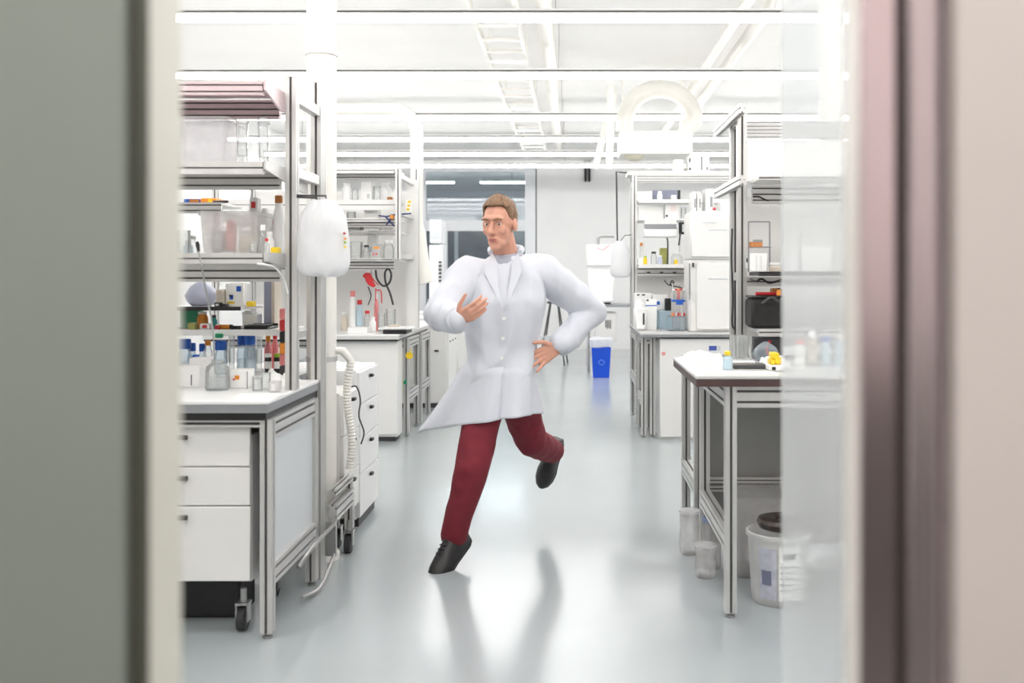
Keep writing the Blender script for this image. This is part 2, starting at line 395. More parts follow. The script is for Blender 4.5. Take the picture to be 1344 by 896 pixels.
# vertical service columns beside the racks
for s, xc, yc, lab in ((-1, X(422, 4.6), 4.6, 'tall cream service column behind the hanging white bag'), (1, X(1091, 5.5), 5.5, 'tall cream service column seen through the glass screen')):
    t = thing('service_column', lab, 'column', (xc, yc, 0))
    MB().lathe([(.069, 0), (.069, CEIL_Z)], (xc, yc, 0), 28).build('pipe', CREAM, t)
    MB().lathe([(.085, 0), (.085, .03), (.072, .045)], (xc, yc, 0), 28).build('floor_collar', CREAM, t)
    MB().lathe([(.072, -.06), (.09, -.03), (.09, 0)], (xc, yc, CEIL_Z), 28).build('ceiling_collar', CREAM, t)
    if s < 0:
        MB().box(xc - .02, xc + .03, yc - .1, yc - .062, Z(392, 4.52), Z(383, 4.52), .003).build('switch', BLACK, t)
        for zz in (.95, 1.38, 2.4): MB().lathe([(.0705, -.012), (.075, -.012), (.075, .012), (.0705, .012)], (xc, yc, zz), 28).build('clamp', ALU, t)
# bent white exhaust pipe over the second left bench
pts = [P(380, 143, 8.9), P(470, 143, 8.9), P(515, 143, 8.9)] + [P(515 + 32 * math.sin(a), 175 - 32 * math.cos(a), 8.9) for a in [k * math.pi / 12 for k in range(1, 7)]] + [P(547, 210, 8.9), P(547, 300, 8.9)]
t = thing('exhaust_pipe', 'bent white exhaust pipe coming down beside the second left bench', 'pipe', P(547, 420, 8.9))
MB().tube(pts, .058, 18).build('pipe', CREAM, t)
MB().tube([P(547, 295, 8.9), P(548, 306, 8.9), P(551, 350, 8.9), P(557, 372, 8.9)], [.06, .075, .09, .11], 18).build('hood', CREAM, t)
MB().tube([P(380, 143, 8.9), P(380, 95, 8.9)], .01, 6).build('hanger', CREAM, t)
# arch duct and hanging unit on the right
pts = [P(820, 172.5, 9.6), P(820, 155, 9.6)] + [P(866 - 44 * math.cos(a), 155 - 38 * math.sin(a), 9.6) for a in [k * math.pi / 10 for k in range(1, 10)]] + [P(911, 158, 9.6), P(898, 171, 9.6)]
one('arched_duct', MB().tube(smooth_path(pts, 3), .085, 18), CREAM, P(866, 178, 9.6), 'white flexible duct arching over the hanging air unit', 'duct')
t = thing('air_unit', 'white boxy air unit hanging under the arched duct', 'air unit', P(858, 206, 9.6))
a, b = P(812, 206, 9.6), P(905, 176, 9.6)
MB().box(a.x, b.x, 9.35, 9.85, a.z, b.z, .01).build('casing', CREAM, t)
MB().lathe([(.1, 0), (.085, -.03), (.05, -.05)], (X(832, 9.5), 9.5, a.z), 18).build('outlet', mat('outlet_beige', (214, 210, 192), .5), t)
for x in (a.x + .05, b.x - .05): MB().tube([(x, 9.8, b.z), (x, 9.8, CEIL_Z)], .01, 6).build('hanger', CREAM, t)
for k in range(5): MB().box(a.x + .12 + k * .1, a.x + .19 + k * .1, 9.343, 9.35, a.z + .05, a.z + .065).build('louvre', ALU, t)
one('sloping_pipe', MB().tube([(1.2, 5.3, 3.2), (1.2, 14.5, 3.2)], .035, 14), CREAM, (1.2, 5.3, 3.2), 'slim white pipe running along the ceiling on the right', 'pipe')
one('ceiling_pipe', MB().tube([(1.42, 5.75, 3.26), (1.42, 14.5, 3.26)], .05, 14), CREAM, (1.42, 5.75, 3.26), 'thicker white pipe running along the ceiling on the right', 'pipe')
for px, lab in ((783, 'white drop pipe leaning from the ceiling near the far wall, tilted one'), (800, 'white drop pipe from the ceiling near the far wall, next to the air unit')):
    yd = 11.0 if px < 790 else 10.6
    one('drop_pipe', MB().tube([P(px + (24 if px < 790 else 2), 121 if px < 790 else 112, yd), P(px, 214, yd), P(px - 1, 222, yd)], [.045, .04, .03], 12), CREAM, P(px, 222, yd), lab, 'pipe')
t = thing('wall_strap', 'black straps hanging high on the far wall', 'strap', P(771, 240, 17.4))
for px in (768.5, 773.5): MB().box(X(px - 1.5, 17.4), X(px + 1.5, 17.4), 17.42, 17.5, Z(238, 17.4), Z(212, 17.4), .01).build('strap', BLACK, t)
MB().box(X(766, 17.4), X(776, 17.4), 17.46, 17.5, Z(214, 17.4), Z(210, 17.4), .005).build('hook_plate', STEEL, t)
# ------------------------------------------------------------------ furniture builders
PS = .045
def post(t, x, y, z0, z1, m=ALU, s=PS):
    o = MB().profile((x, y), (s, s), 2, z0, z1).build('post', m, t)
    return o
def caster(t, x, y, r=.045):
    c = MB().tube([(x - .014, y, r), (x + .014, y, r)], r, 20).build('caster', RUBBER, t)
    MB().tube([(x - .017, y, r), (x + .017, y, r)], r * .55, 16).build('hub', DARK, c)
    MB().box(x - .024, x - .018, y - .018, y + .02, r * .8, r * 2.2).box(x + .018, x + .024, y - .018, y + .02, r * .8, r * 2.2).box(x - .024, x + .024, y - .02, y + .03, r * 2.2, r * 2.2 + .008).build('fork', STEEL, c)
    MB().lathe([(.012, 0), (.012, .05)], (x, y + .005, r * 2.2 + .008), 10).build('stem', STEEL, c)
def foot(t, x, y): MB().lathe([(.006, 0), (.018, .002), (.018, .008), (.006, .012), (.006, .02)], (x, y, 0), 12).build('foot', STEEL, t)
def pull(d, x, y, z, ax=1, s=-1):
    """black cup pull"""
    m = MB()
    pr = [(-.003, .009), (-.018, .008), (-.022, .002), (-.02, -.006), (-.003, -.008)]
    if ax == 1: m.prism([(y + s * -p[0], z + p[1]) for p in pr], 0, x - .02, x + .02)
    else: m.prism([(x + s * -p[0], z + p[1]) for p in pr], 1, y - .02, y + .02)
    m.build('handle', BLACK, d)
def pedestal(label, x0, x1, yf, yb, zs, z0, z1, face='-y', casters=True, m=LAM, handles=True):
    """drawer unit; zs = list of (z_low, z_high) of the drawers, fronts on face"""
    t = thing('drawer_unit', label, 'drawer unit', ((x0 + x1) / 2, (yf + yb) / 2, 0))
    if face == '-y': MB().box(x0, x1, yf + .02, yb, z0, z1, .003).build('body', m, t)
    else: MB().box(x0, x1 - .02, yf, yb, z0, z1, .003).build('body', m, t)
    for a, b in zs:
        if face == '-y':
            d = MB().box(x0, x1, yf, yf + .0195, a, b, .003).build('drawer', m, t)
            if handles: pull(d, (x0 + x1) / 2, yf, b - .04)
        else:
            d = MB().box(x1 - .0195, x1, yf, yb, a, b, .003).build('drawer', m, t)
            if handles: pull(d, x1, (yf + yb) / 2, b - .04, 0, 1)
    if casters:
        for x in (x0 + .05, x1 - .05):
            for y in (yf + .07, yb - .07): caster(t, x, y, min(.045, (z0 - .03) / 2.4))
    else:
        MB().box(x0 + .02, x1 - .02, yf + .05, yb - .02, 0, z0).build('plinth', DARK, t)
    return t
def bench_frame(label, xe, side, length, yf, yb, zt, apron=.075, panel=LAMG, rail_z=.235, end_panel=True, end_ap=None):
    """slotted metal frame: legs at both ends, aprons under the top, end panel and low rail at the aisle end"""
    xo = xe + side * length
    t = thing('bench_frame', label, 'bench', (xe, (yf + yb) / 2, 0))
    h = PS / 2
    for x in (xe, xo):
        for y in (yf, yb):
            l = MB().profile((x, y), (PS, PS), 2, .02, zt - (0 if x == xo else .0)).build('leg', ALU, t)
            foot(t, x, y)
    a, b = sorted((xe, xo))
    MB().profile((yf, zt - apron / 2), (PS * .9, apron), 0, a + h, b - h, nv=2 if apron > .05 else 1).build('apron', ALU, t)
    MB().profile((yb, zt - apron / 2), (PS * .9, apron), 0, a + h, b - h, nv=2).build('apron', ALU, t)
    apf = apron; apron = end_ap or apron
    for x in (xe, xo): MB().profile((x, zt - apron / 2), (PS * .9, apron), 1, yf + h, yb - h, nv=2).build('end_apron', ALU, t)
    MB().profile((xe, rail_z), (PS, PS * 1.8), 1, yf + h, yb - h, nv=2).build('low_rail', ALU, t)
    if end_panel: MB().box(xe - .008, xe + .008, yf + h, yb - h, rail_z + PS * .9, zt - apron).build('end_panel', panel, t)
    return t
def worktop(label, xa, xb, ya, yb, zt, th=.04, m=TOPW, me=TOPG, gap=.02):
    t = thing('worktop', label, 'worktop', ((xa + xb) / 2, (ya + yb) / 2, zt - th - gap))
    a, b = sorted((xa, xb))
    MB().box(a, b, ya, yb, zt - .014, zt, .003).build('surface', m, t)
    MB().box(a + .003, b - .003, ya + .003, yb - .003, zt - th, zt - .014).build('core', me, t)
    if gap: MB().box(a + .01, b - .01, ya + .01, yb - .01, zt - th - gap, zt - th).build('spacer', BLACK, t)
    return t
def deck(t, xe, side, length, y0, y1, z, lip=.045, m=LAM, lm=ALU, nv=1, bracket=True, beam_y=None, beam_h=.06, beam_n=2, bm=ALU):
    """shelf board with front profile, end bracket and carrying beam"""
    a, b = sorted((xe, xe + side * length))
    s = MB().box(a + .002, b - .002, y0 + .022, y1, z - .018, z, .002).build('shelf', m, t)
    MB().profile((y0 + .011, z - lip / 2), (.022, lip), 0, a + .004, b - .004, slot=.006, dp=.006, nv=nv).build('front_profile', lm, s)
    if bracket:
        x = xe - side * .004
        MB().prism([(y0 + .0, z + .004), (y0 + .0, z - .03), (y1 - .06, z - .075), (y1, z - .075), (y1, z + .004)], 0, x - .004, x + .004).build('bracket', lm, s)
    if beam_y:
        MB().profile((beam_y, z - .02 - beam_h / 2), (PS * .8, beam_h), 0, a + .024, b - .024, slot=.007, nv=beam_n).build('beam', bm, s)
    return s

# ================================================================== left bench, nearest to the doorway
LX = -1.13
WT = .885
bench_frame('slotted metal bench frame with grey end panel, nearest on the left', LX, -1, 1.9, 3.60, 4.21, .812, apron=.028, end_ap=.075)
worktop('white worktop with black shadow gap on the nearest left bench', -1.115, -3.06, 3.555, 4.275, WT, .045, gap=.028)
pedestal('white three-drawer unit on casters under the nearest left worktop', -1.70, -1.197, 3.605, 4.13, [(.635, .783), (.489, .631), (.207, .485)], .2, .747)
t = thing('shade_block', 'low black block standing in for the shade under the nearest left drawer unit', 'shade block', (-1.5, 4.0, 0))  # black block put in for the deep shade below the drawers
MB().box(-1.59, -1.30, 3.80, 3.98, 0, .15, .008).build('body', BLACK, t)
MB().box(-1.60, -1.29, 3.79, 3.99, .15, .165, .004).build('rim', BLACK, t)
t = thing('foot_rail', 'bent steel tube rail around the posts of the nearest left bench', 'rail', (-1.09, 4.2, .13))
MB().tube(smooth_path([(-1.10, 3.9, .17), (-1.075, 3.98, .215), (-1.07, 4.1, .225), (-1.07, 4.37, .225)], 5), .009, 8).build('upper_tube', STEEL, t)
MB().tube(smooth_path([(-1.10, 3.95, .03), (-1.07, 4.08, .02), (-1.065, 4.2, .045), (-1.07, 4.37, .09)], 5), .008, 8).build('lower_tube', STEEL, t)
MB().box(-1.108, -1.06, 4.36, 4.38, .08, .235, .003).build('clamp', STEEL, t)
# back half of the island
bench_frame('slotted metal bench frame set back behind the service column', -1.31, -1, 1.72, 4.42, 5.05, .812, apron=.07, end_panel=False)
worktop('white worktop of the back half of the nearest left island', -1.285, -3.06, 4.385, 5.1, WT, .045, gap=.028)
t = pedestal('white drawer unit standing at the aisle behind the service column', -1.25, -1.11, 4.72, 5.06, [(.56, .76), (.36, .555), (.16, .355)], .15, .77, '+x')
pedestal('white four-drawer cabinet with pale pulls beyond the nearest left bench', -1.62, -1.12, 5.13, 5.62, [(.66, .83), (.48, .655), (.29, .475), (.06, .285)], .05, .84, '+x', casters=False, m=WPLA)
t = thing('bumper_rail', 'double metal bumper rail with caster beside the service column', 'rail', (-1.08, 4.55, 0))
MB().profile((-1.083, .27), (.04, .075), 1, 4.385, 4.74, nv=2).build('rail', ALU, t)
MB().profile((-1.083, .36), (.03, .03), 1, 4.385, 4.74).build('upper_rail', ALU, t)
MB().profile((-1.083, 4.72), (.04, .04), 2, .115, .232).build('upright', ALU, t)
MB().profile((-1.083, 4.72), (.03, .03), 2, .308, .345).build('upright', ALU, t)
caster(t, -1.083, 4.70, .045)
# rack over the nearest left island
rk = thing('shelf_rack', 'tall slotted metal shelf rack over the nearest left bench', 'shelf rack', (LX, 4.12, WT))
post(rk, LX, 3.915, WT, 2.15)
post(rk, LX - 1.85, 3.915, WT, 2.15)
rk2 = rk
for y, z1 in ((4.30, CEIL_Z - 1.22), (4.352, CEIL_Z - 1.22)):
    for x in (LX, LX - 1.85): post(rk, x, y, 0.0, z1)
for z in (2.07, 1.765, 1.40):
    pl = MB().box(LX - .018, LX + .018, 3.9375, 4.277, z - .022, z + .022, .003).build('cross_bar', ALU, rk)
    MB().lathe([(.006, 0), (.006, .004)], (0, 0, 0), 8).build('bolt', DARK, pl).matrix_basis = Matrix.Translation(Vector((LX + .018, 3.96, z)) - Vector(ORG[rk.name])) @ Matrix.Rotation(math.pi / 2, 4, 'Y')
deck(rk, LX - .028, -1, 1.8, 3.64, 3.89, 2.075, .05, lm=ALUP, m=ALUP, nv=2, beam_y=3.93, beam_h=.075, beam_n=3, bm=ALUP)
deck(rk, LX - .028, -1, 1.8, 3.64, 4.22, 1.775, .048, lm=ALU, beam_y=3.93, beam_h=.06, beam_n=2)
deck(rk, LX - .028, -1, 1.8, 3.64, 4.22, 1.43, .04, lm=ALU, beam_y=3.93, beam_h=.09, beam_n=3)
# low shelves on the far side of the rack, over the back worktop
rb = thing('shelf_rack', 'low two-tier shelf with black edge on the back half of the left island', 'shelf rack', (-1.9, 4.62, WT))
for x in (-1.30, -2.9):
    post(rb, x, 4.55, WT, 1.72, s=.03)
for z, lm in ((1.2, BLACK), (1.095, WPLA)):
    a = MB().box(-2.88 if z > 1.15 else -2.885, -1.52 if z > 1.15 else -1.32, 4.45, 4.78, z - .014, z, .002).build('shelf', LAM, rb)
    MB().box(-2.88, -1.52 if z > 1.15 else -1.32, 4.438, 4.449, z - (.016 if z > 1.15 else .026), z + .002).build('front_edge', lm, a)
sh = MB().box(-2.88, X(297, 4.5), 4.45, 4.72, 1.668, 1.68, .002).build('shelf', LAM, rb)
MB().profile((4.44, 1.655), (.018, .05), 0, -2.88, X(297, 4.5), slot=.006, nv=2).build('front_edge', ALU, sh)
MB().box(-1.315, -1.285, 4.57, 4.78, 1.05, 1.08).build('bracket', ALU, rb)

# ================================================================== second left bench
L2X = -1.40
WT2 = .87
pedestal('tall white base cabinet with plain end under the second left worktop', -1.92, L2X - .002, 7.79, 8.02, [(.06, .815)], .04, .815, casters=False, m=LAM, handles=False)
bench_frame('slotted metal frame of the second left bench with yellow tag', L2X + .02, -1, 1.5, 8.10, 8.62, .815, apron=.08, end_panel=False, rail_z=.33)
bench_frame('slotted metal frame of the far half of the second left island', L2X + .02, -1, 1.5, 8.80, 9.3, .815, apron=.08, end_panel=False, rail_z=.33)
worktop('light grey worktop of the second left island', L2X + .02, -2.95, 7.73, 9.35, WT2, .04, m=TOPW, me=TOPL, gap=.015)
for px, py, m, lab in ((536, 467, YELLOW, 'round yellow tag on the second left bench frame'), (530.5, 502.5, GREEN, 'small green clip on the second left bench frame')):
    p = P(px, py, 8.0)
    m_ = MB().tube([(p.x, 8.04, p.z), (p.x, 8.05, p.z)], .03 if m is YELLOW else .015, 14).tube([(p.x, 8.045, p.z), (p.x, 8.12, p.z + .05)], .004, 6)
    one('tag', m_, m, (p.x, 8.05, p.z), lab, 'tag')
t = thing('tubing', 'yellowish tubing hanging inside the second left bench frame', 'tubing', P(527, 540, 8.3))
MB().tube([P(526, 460, 8.3), P(527, 500, 8.3), P(526, 535, 8.3)], .012, 8).build('tube', mat('yellowish_tube', (204, 200, 150), .4), t)
MB().tube([P(535, 455, 8.4), P(537, 500, 8.4), P(534, 530, 8.4)], .006, 8).build('wire', DARK, t)
r2 = thing('shelf_rack', 'slotted metal shelf rack over the second left bench', 'shelf rack', (L2X, 8.2, WT2))
post(r2, L2X, 7.83, 1.47, 2.2); post(r2, -2.88, 7.83, WT2, 2.2)
for x in (L2X, -2.88): post(r2, x, 8.75, WT2, 2.3)
for z in (2.15, 1.85, 1.50):
    for x in (L2X, -2.88): MB().box(x - .018, x + .018, 7.853, 8.727, z - .02, z + .02, .003).build('cross_bar', ALU, r2)
deck(r2, L2X - .028, -1, 1.44, 7.8, 8.3, 2.215, .05, lm=LAM, m=LAM, beam_y=8.0, beam_h=.06, bracket=False)
deck(r2, L2X - .028, -1, 1.44, 7.9, 8.3, 1.96, .085, lm=LAM, bracket=False)
deck(r2, L2X - .028, -1, 1.44, 7.9, 8.4, 1.81, .03, lm=ALU, beam_y=8.0, beam_h=.05, bracket=False)
deck(r2, L2X - .028, -1, 1.44, 7.9, 8.5, 1.71, .012, lm=ALU, bracket=False)
deck(r2, L2X - .028, -1, 1.44, 7.75, 8.5, 1.48, .02, lm=ALU, beam_y=7.92, beam_h=.075, beam_n=3, bracket=False)
MB().box(-2.85, L2X - .03, 8.74, 8.76, WT2, 2.1).build('back_panel', LAM, r2)
MB().box(X(531, 8.4), X(546, 8.4), 8.5, 8.52, WT2, 2.18).build('white_panel', LAM, r2)

# white cabinets further back on the left
for px0, px1, yf, z1, lab in ((564, 586, 9.75, .82, 'white base cabinet behind the exhaust pipe'), (589, 600, 11.2, .82, 'white base cabinet further down the left side'), (602, 617, 12.6, .82, 'farthest white base cabinet on the left, with blue box on top')):
    x1 = X(px1, yf)
    t = thing('base_cabinet', lab, 'cabinet', (x1, yf, 0))
    MB().box(x1 - 1.2, x1, yf + .02, yf + .7, .05, z1, .003).build('body', LAM, t)
    MB().box(x1 - 1.2, x1 - .02, yf + .06, yf + .68, 0, .05).build('plinth', DARK, t)
    for k in range(3):
        d = MB().box(x1 - .0, x1 + .018, yf + .03 + k * .215, yf + .235 + k * .215, .06, .8, .003).build('door', LAM, t)
        MB().box(x1 + .018, x1 + .026, yf + .12 + k * .215, yf + .15 + k * .215, .66, .675).build('handle', BLACK, d)
    d = MB().box(x1 - 1.2, x1 - .605, yf, yf + .0195, .06, z1 - .004, .003).build('door', LAM, t)
    d = MB().box(x1 - .6, x1, yf, yf + .0195, .06, z1 - .004, .003).build('door', LAM, t)
    pull(d, x1 - .1, yf, .58)
    MB().box(x1 - 1.22, x1 + .03, yf - .02, yf + .72, z1, z1 + .03, .003).build('top', TOPW, t)
one('storage_box', MB().box(X(612.5, 12.9), X(619, 12.9), 12.7, 12.95, .85, 1.0, .006).box(X(612.5, 12.9) + .01, X(619, 12.9) - .01, 12.69, 12.7, .9, .95), BLUE, (X(616, 12.9), 12.8, .85), 'blue box on the farthest left cabinet', 'box')
# tall grey equipment by the glazed partition
t = thing('instrument_tower', 'pale grey instrument tower in front of the glazed partition', 'instrument', (X(567, 13), 13.58, 0))
MB().box(X(558, 13), X(576, 13), 13.36, 13.8, 0, Z(320, 13), .01).build('lower_case', FR, t)
MB().box(X(559, 13), X(575, 13), 13.34, 13.75, Z(318, 13), Z(286, 13), .01).build('upper_case', FR, t)
MB().box(X(561, 13), X(573, 13), 13.33, 13.34, Z(312, 13), Z(293, 13), .003).build('screen', LAMG, t)
for k in range(6): MB().box(X(571, 13), X(575, 13), 13.345, 13.36, Z(345 + k * 5, 13), Z(342 + k * 5, 13)).build('vent', DARK, t)

# ================================================================== right bench, nearest
RX = .627
RT = .955
bench_frame('slotted metal table frame of the nearest right bench', RX, 1, 1.76, 3.82, 4.56, .912, apron=.085, end_panel=False, rail_z=.30)
bench_frame('slotted metal frame at the back of the nearest right bench', RX, 1, 1.76, 4.78, 5.3, .912, apron=.085, end_panel=False, rail_z=.30)
worktop('pale worktop with dark brown edge on the nearest right bench', X(913, 3.77), 2.42, 3.77, 4.62, RT, .043, m=TOPL, me=BROWN, gap=0)
t = thing('modesty_panel', 'back panel under the nearest right worktop, greyed with painted shade', 'panel', (1.5, 4.64, 0))
MB().box(RX + .03, 2.3, 4.63, 4.65, .06, .90, .003).build('board', mat('shaded_board', (150, 150, 147), .5, var=.03), t)  # shade under the table put into the board's grey
for z in (.33, .37): MB().profile((4.615, z), (.02, .028), 0, RX + .03, 2.3, slot=.006, dp=.005).build('rail', ALU, t)
MB().box(RX + .05, RX + .09, 4.63, 4.65, 0, .06).box(2.2, 2.24, 4.63, 4.65, 0, .06).build('foot', ALU, t)
SX = .826
r1 = thing('shelf_rack', 'slotted metal shelf rack over the nearest right bench', 'shelf rack', (SX, 4.7, 0))
for x in (SX, 2.3):
    post(r1, x, 4.70, 0, 2.14); post(r1, x, 4.90, 0, 2.14)
for z in (2.1, 1.79, 1.34):
    for x in (SX, 2.3): MB().box(x - .016, x + .016, 4.7225, 4.8775, z - .02, z + .02, .003).build('cross_bar', ALU, r1)
for z, y0 in ((2.115, 4.42), (1.785, 4.36)):
    br = MB().prism([(y0 + .9, z - .0), (4.93, z + .03), (4.66, z + .03), (4.66, z - .015)], 0, SX - .03, SX - .0235) if False else MB().profile((SX - .04, z), (.03, .045), 1, 4.45, 5.25, slot=.006).build('arm', ALU, r1)
for k in range(5): MB().profile((4.70, 2.085 - k * .0175), (.03, .0155), 0, SX + .0225, 2.2775, slot=.004, dp=.003).build('louvre', ALU, r1)
MB().box(SX + .0225, 2.2775, 4.69, 4.71, 1.80, 2.0, .002).build('white_board', LAM, r1)
def rdeck(z, y0, lip, lm, nv=1, beam=None, m=LAM):
    deck(r1, SX + .028, 1, 1.44, y0, 4.66, z, lip, lm=lm, nv=nv, bracket=False, beam_y=beam, beam_h=.085, beam_n=3, m=m)
rdeck(1.80, 4.42, .018, ALU, beam=4.70)
rdeck(1.362, 4.42, .02, BLACK, m=DARK)
MB().profile((4.70, 1.315), (.03, .045), 0, SX + .0225, 2.2775, slot=.006).build('beam', ALU, r1)
rdeck(1.10, 4.42, .03, ALU, m=LAMG)
MB().box(SX + .0225, 2.2775, 4.955, 4.965, .98, 1.75, .002).build('back_board', LAM, r1)

# ================================================================== second right bench
WR2 = .872
t = thing('base_cabinet', 'wide white cabinet with blue sticker under the second right worktop', 'cabinet', (1.4, 8.1, 0))
MB().box(X(866, 7.92), 2.6, 7.94, 8.5, .0, .825, .003).build('body', LAM, t)
for k in range(3):
    a = X(866, 7.92) + k * .62
    d = MB().box(a + .002, a + .616, 7.92, 7.9395, .02, .822, .003).build('door', LAM, t)
    MB().box(a + .57, a + .585, 7.908, 7.92, .6, .7).build('handle', ALU, d)
MB().box(X(931, 7.9), X(941, 7.9), 7.915, 7.92, Z(460, 7.9), Z(454, 7.9)).build('sticker', mat('blue_sticker', (70, 90, 170), .5), t)
MB().box(X(943, 7.9), X(946, 7.9), 7.915, 7.92, Z(460, 7.9), Z(454, 7.9)).build('sticker', LAMG, t)
for k in range(3): MB().box(X(869 + k * 1.6, 7.9), X(870.2 + k * 1.6, 7.9), 7.916, 7.92, Z(466 + k % 2, 7.9), Z(462, 7.9)).build('print', PINKP, t)
bench_frame('slotted metal frame of the second right bench', .59, 1, 2.0, 8.55, 9.32, .83, apron=.07, end_panel=False, rail_z=.4)
bench_frame('slim metal table frame beside the wide white cabinet', .6, 1, .075, 8.05, 8.45, .825, apron=.05, end_panel=False, rail_z=.3)
worktop('light grey worktop of the second right bench', .56, 2.62, 7.88, 9.38, WR2, .035, m=TOPL, me=TOPG, gap=.0)
r3 = thing('shelf_rack', 'slotted metal shelf rack over the second right bench', 'shelf rack', (.6, 9.0, WR2))
for y, zz in ((9.0, 2.27), (9.28, 2.27)):
    for x in (.585, 2.5): post(r3, x, y, WR2, zz)
for x in (.585, 2.5):
    for z in (2.2, 1.72): MB().box(x - .016, x + .016, 9.0225, 9.2575, z - .02, z + .02, .003).build('cross_bar', ALU, r3)
MB().box(.52, 2.52, 8.98, 9.3, 2.27, 2.31, .004).build('top_board', LAM, r3)
MB().profile((9.0, 2.235), (PS * .8, .065), 0, .6085, 2.4775, slot=.008, nv=3).build('beam', ALU, r3)
for z, lip, xa in ((2.03, .03, .60), (1.855, .012, .60), (1.44, .03, .60)):
    s = MB().box(.612, 2.47, 8.8, 9.24, z - .016, z, .002).build('shelf', LAM, r3)
    MB().box(.612, 2.47, 8.788, 8.7995, z - lip, z + .002).build('front_edge', LAM, s)
MB().profile((8.98, 1.38), (.03, .08), 0, .612, 2.47, slot=.008, nv=2).build('beam', ALU, r3)
for k in range(6): MB().box(.70 + k * .12, .73 + k * .12, 8.955, 8.965, 1.36, 1.375).build('socket', DARK, r3)
MB().box(.612, 2.47, 9.245, 9.255, WR2 + .01, 1.40).build('back_board', LAM, r3)

# ================================================================== far end
t = thing('equipment_table', 'light metal table under the white machine at the far end', 'table', (.55, 13.6, 0))
MB().box(.2, 1.2, 13.3, 14.0, .90, .935, .004).build('top', TOPG, t)
for x in (.24, 1.16):
    for y in (13.34, 13.96): MB().profile((x, y), (.04, .04), 2, 0, .90).build('leg', ALU, t)
MB().box(.33, .62, 13.4, 13.9, .42, .82, .004).build('drawer_box', LAM, t)
for k in range(4): MB().box(.47 + k * .022, .482 + k * .022, 13.392, 13.4, .62 - .02 * (k % 2), .72).build('print', DARK, t)
t = thing('lab_machine', 'white two-part lab machine with grey hose on the far table', 'machine', (.45, 13.6, .935))
MB().box(X(772, 13.4), X(806, 13.4), 13.4, 13.9, .96, Z(351, 13.4), .02).build('lower_case', WPLA, t)
MB().box(X(770, 13.4), X(806, 13.4), 13.36, 13.9, Z(349, 13.4), Z(321, 13.4), .015).build('upper_case', WPLA, t)
MB().box(X(776, 13.4), X(802, 13.4), 13.5, 13.8, .935, .96).build('foot', DARK, t)
MB().tube(smooth_path([P(785, 321, 13.5), P(785, 313, 13.5), P(789, 310, 13.5), P(806, 310, 13.5)], 5), .022, 8).build('hose', STEEL, t)
MB().tube(smooth_path([P(784, 325, 13.33), P(791, 328, 13.33), P(800, 321, 13.33)], 5), .004, 6).build('red_wire', RED, t)
t = thing('waste_bin', 'bright blue waste bin with a white bag rim on the far floor', 'bin', (X(789, 12.7), 12.75, 0))
bx0, bx1 = X(776, 12.7), X(802, 12.7)
def frust(m, x0, x1, y0, y1, z0, z1, tp, b=0):
    r = lambda z, d: [(x0 + d, y0 + d, z), (x1 - d, y0 + d, z), (x1 - d, y1 - d, z), (x0 + d, y1 - d, z)]
    return m.rings([r(z0, tp), r(z1, 0)], False)
frust(MB(), bx0, bx1, 12.62, 12.92, 0, .46, .025).build('body', BINB, t)
m = MB(); N = 28
for k in range(2):
    pass
ring = lambda z, o, w: [((bx0 + bx1) / 2 + math.copysign(min(abs(math.cos(a)) * 1.3, 1), math.cos(a)) * ((bx1 - bx0) / 2 + o + w * math.sin(a * 5)), 12.77 + math.copysign(min(abs(math.sin(a)) * 1.3, 1), math.sin(a)) * (.15 + o + w * math.sin(a * 7)), z + w * math.sin(a * 4)) for a in [2 * math.pi * i / N for i in range(N)]]
m.rings([ring(.40, .012, .006), ring(.455, .016, .008), ring(.50, .02, .006), ring(.515, -.01, .004), ring(.47, -.04, .004)], True).build('bag_rim', BAG, t)
MB().tube(smooth_path([(bx0 + .09, 12.632, .20), (bx0 + .13, 12.622, .235), (bx0 + .17, 12.632, .20), (bx0 + .13, 12.636, .165), (bx0 + .09, 12.632, .20)], 4), .006, 6).build('emblem', mat('bin_emblem', (90, 140, 230), .4), t)
t = thing('folding_stand', 'thin dark folding stand by the far wall behind the outstretched hand', 'stand', (X(722, 14.5), 14.5, 0))
zt = Z(398, 14.5)
for a, b, y in ((722, 708, 14.3), (732, 741, 14.3), (723, 711, 14.8), (733, 745, 14.8)):
    MB().tube([(X(a, 14.5), 14.5, zt), (X(b, 14.5), y, 0)], .011, 8).build('leg', DARK, t)
MB().box(X(718, 14.5), X(737, 14.5), 14.4, 14.6, zt, zt + .03, .005).build('top', DARK, t)
MB().box(X(709, 14.4), X(724, 14.4), 14.38, 14.62, Z(449, 14.4), Z(441, 14.4), .006).build('tray', LAMG, t)
# ------------------------------------------------------------------ small lab things
def M_(px, Y): return px * Y / F_PX
def bottle(px, Y, z, w, h, body, cap, label, cf=.2, cw=.62, group=None, liq=None, name='bottle', cat='bottle', round_=True):
    x = X(px, Y); r = M_(w, Y) / 2; H = M_(h, Y)
    t = thing(name, label, cat, (x, Y, z), group)
    hb = H * (1 - cf); nk = r * cw * .9
    MB().lathe([(r * .9, 0), (r, r * .12), (r, hb * .72), (r * .93, hb * .8), (nk, hb * .94), (nk, hb + H * cf * .3)], (x, Y, z), 16).build('body', body, t)
    MB().lathe([(r * cw, 0), (r * cw * 1.03, H * cf * .1), (r * cw * 1.03, H * cf * .85), (r * cw * .9, H * cf)], (x, Y, z + hb), 14).build('cap', cap, t)
    if liq: MB().lathe([(r * .86, .003), (r * .93, r * .14), (r * .93, hb * .5), (.0, hb * .5)], (x, Y, z), 16).build('content', liq, t)
    return t
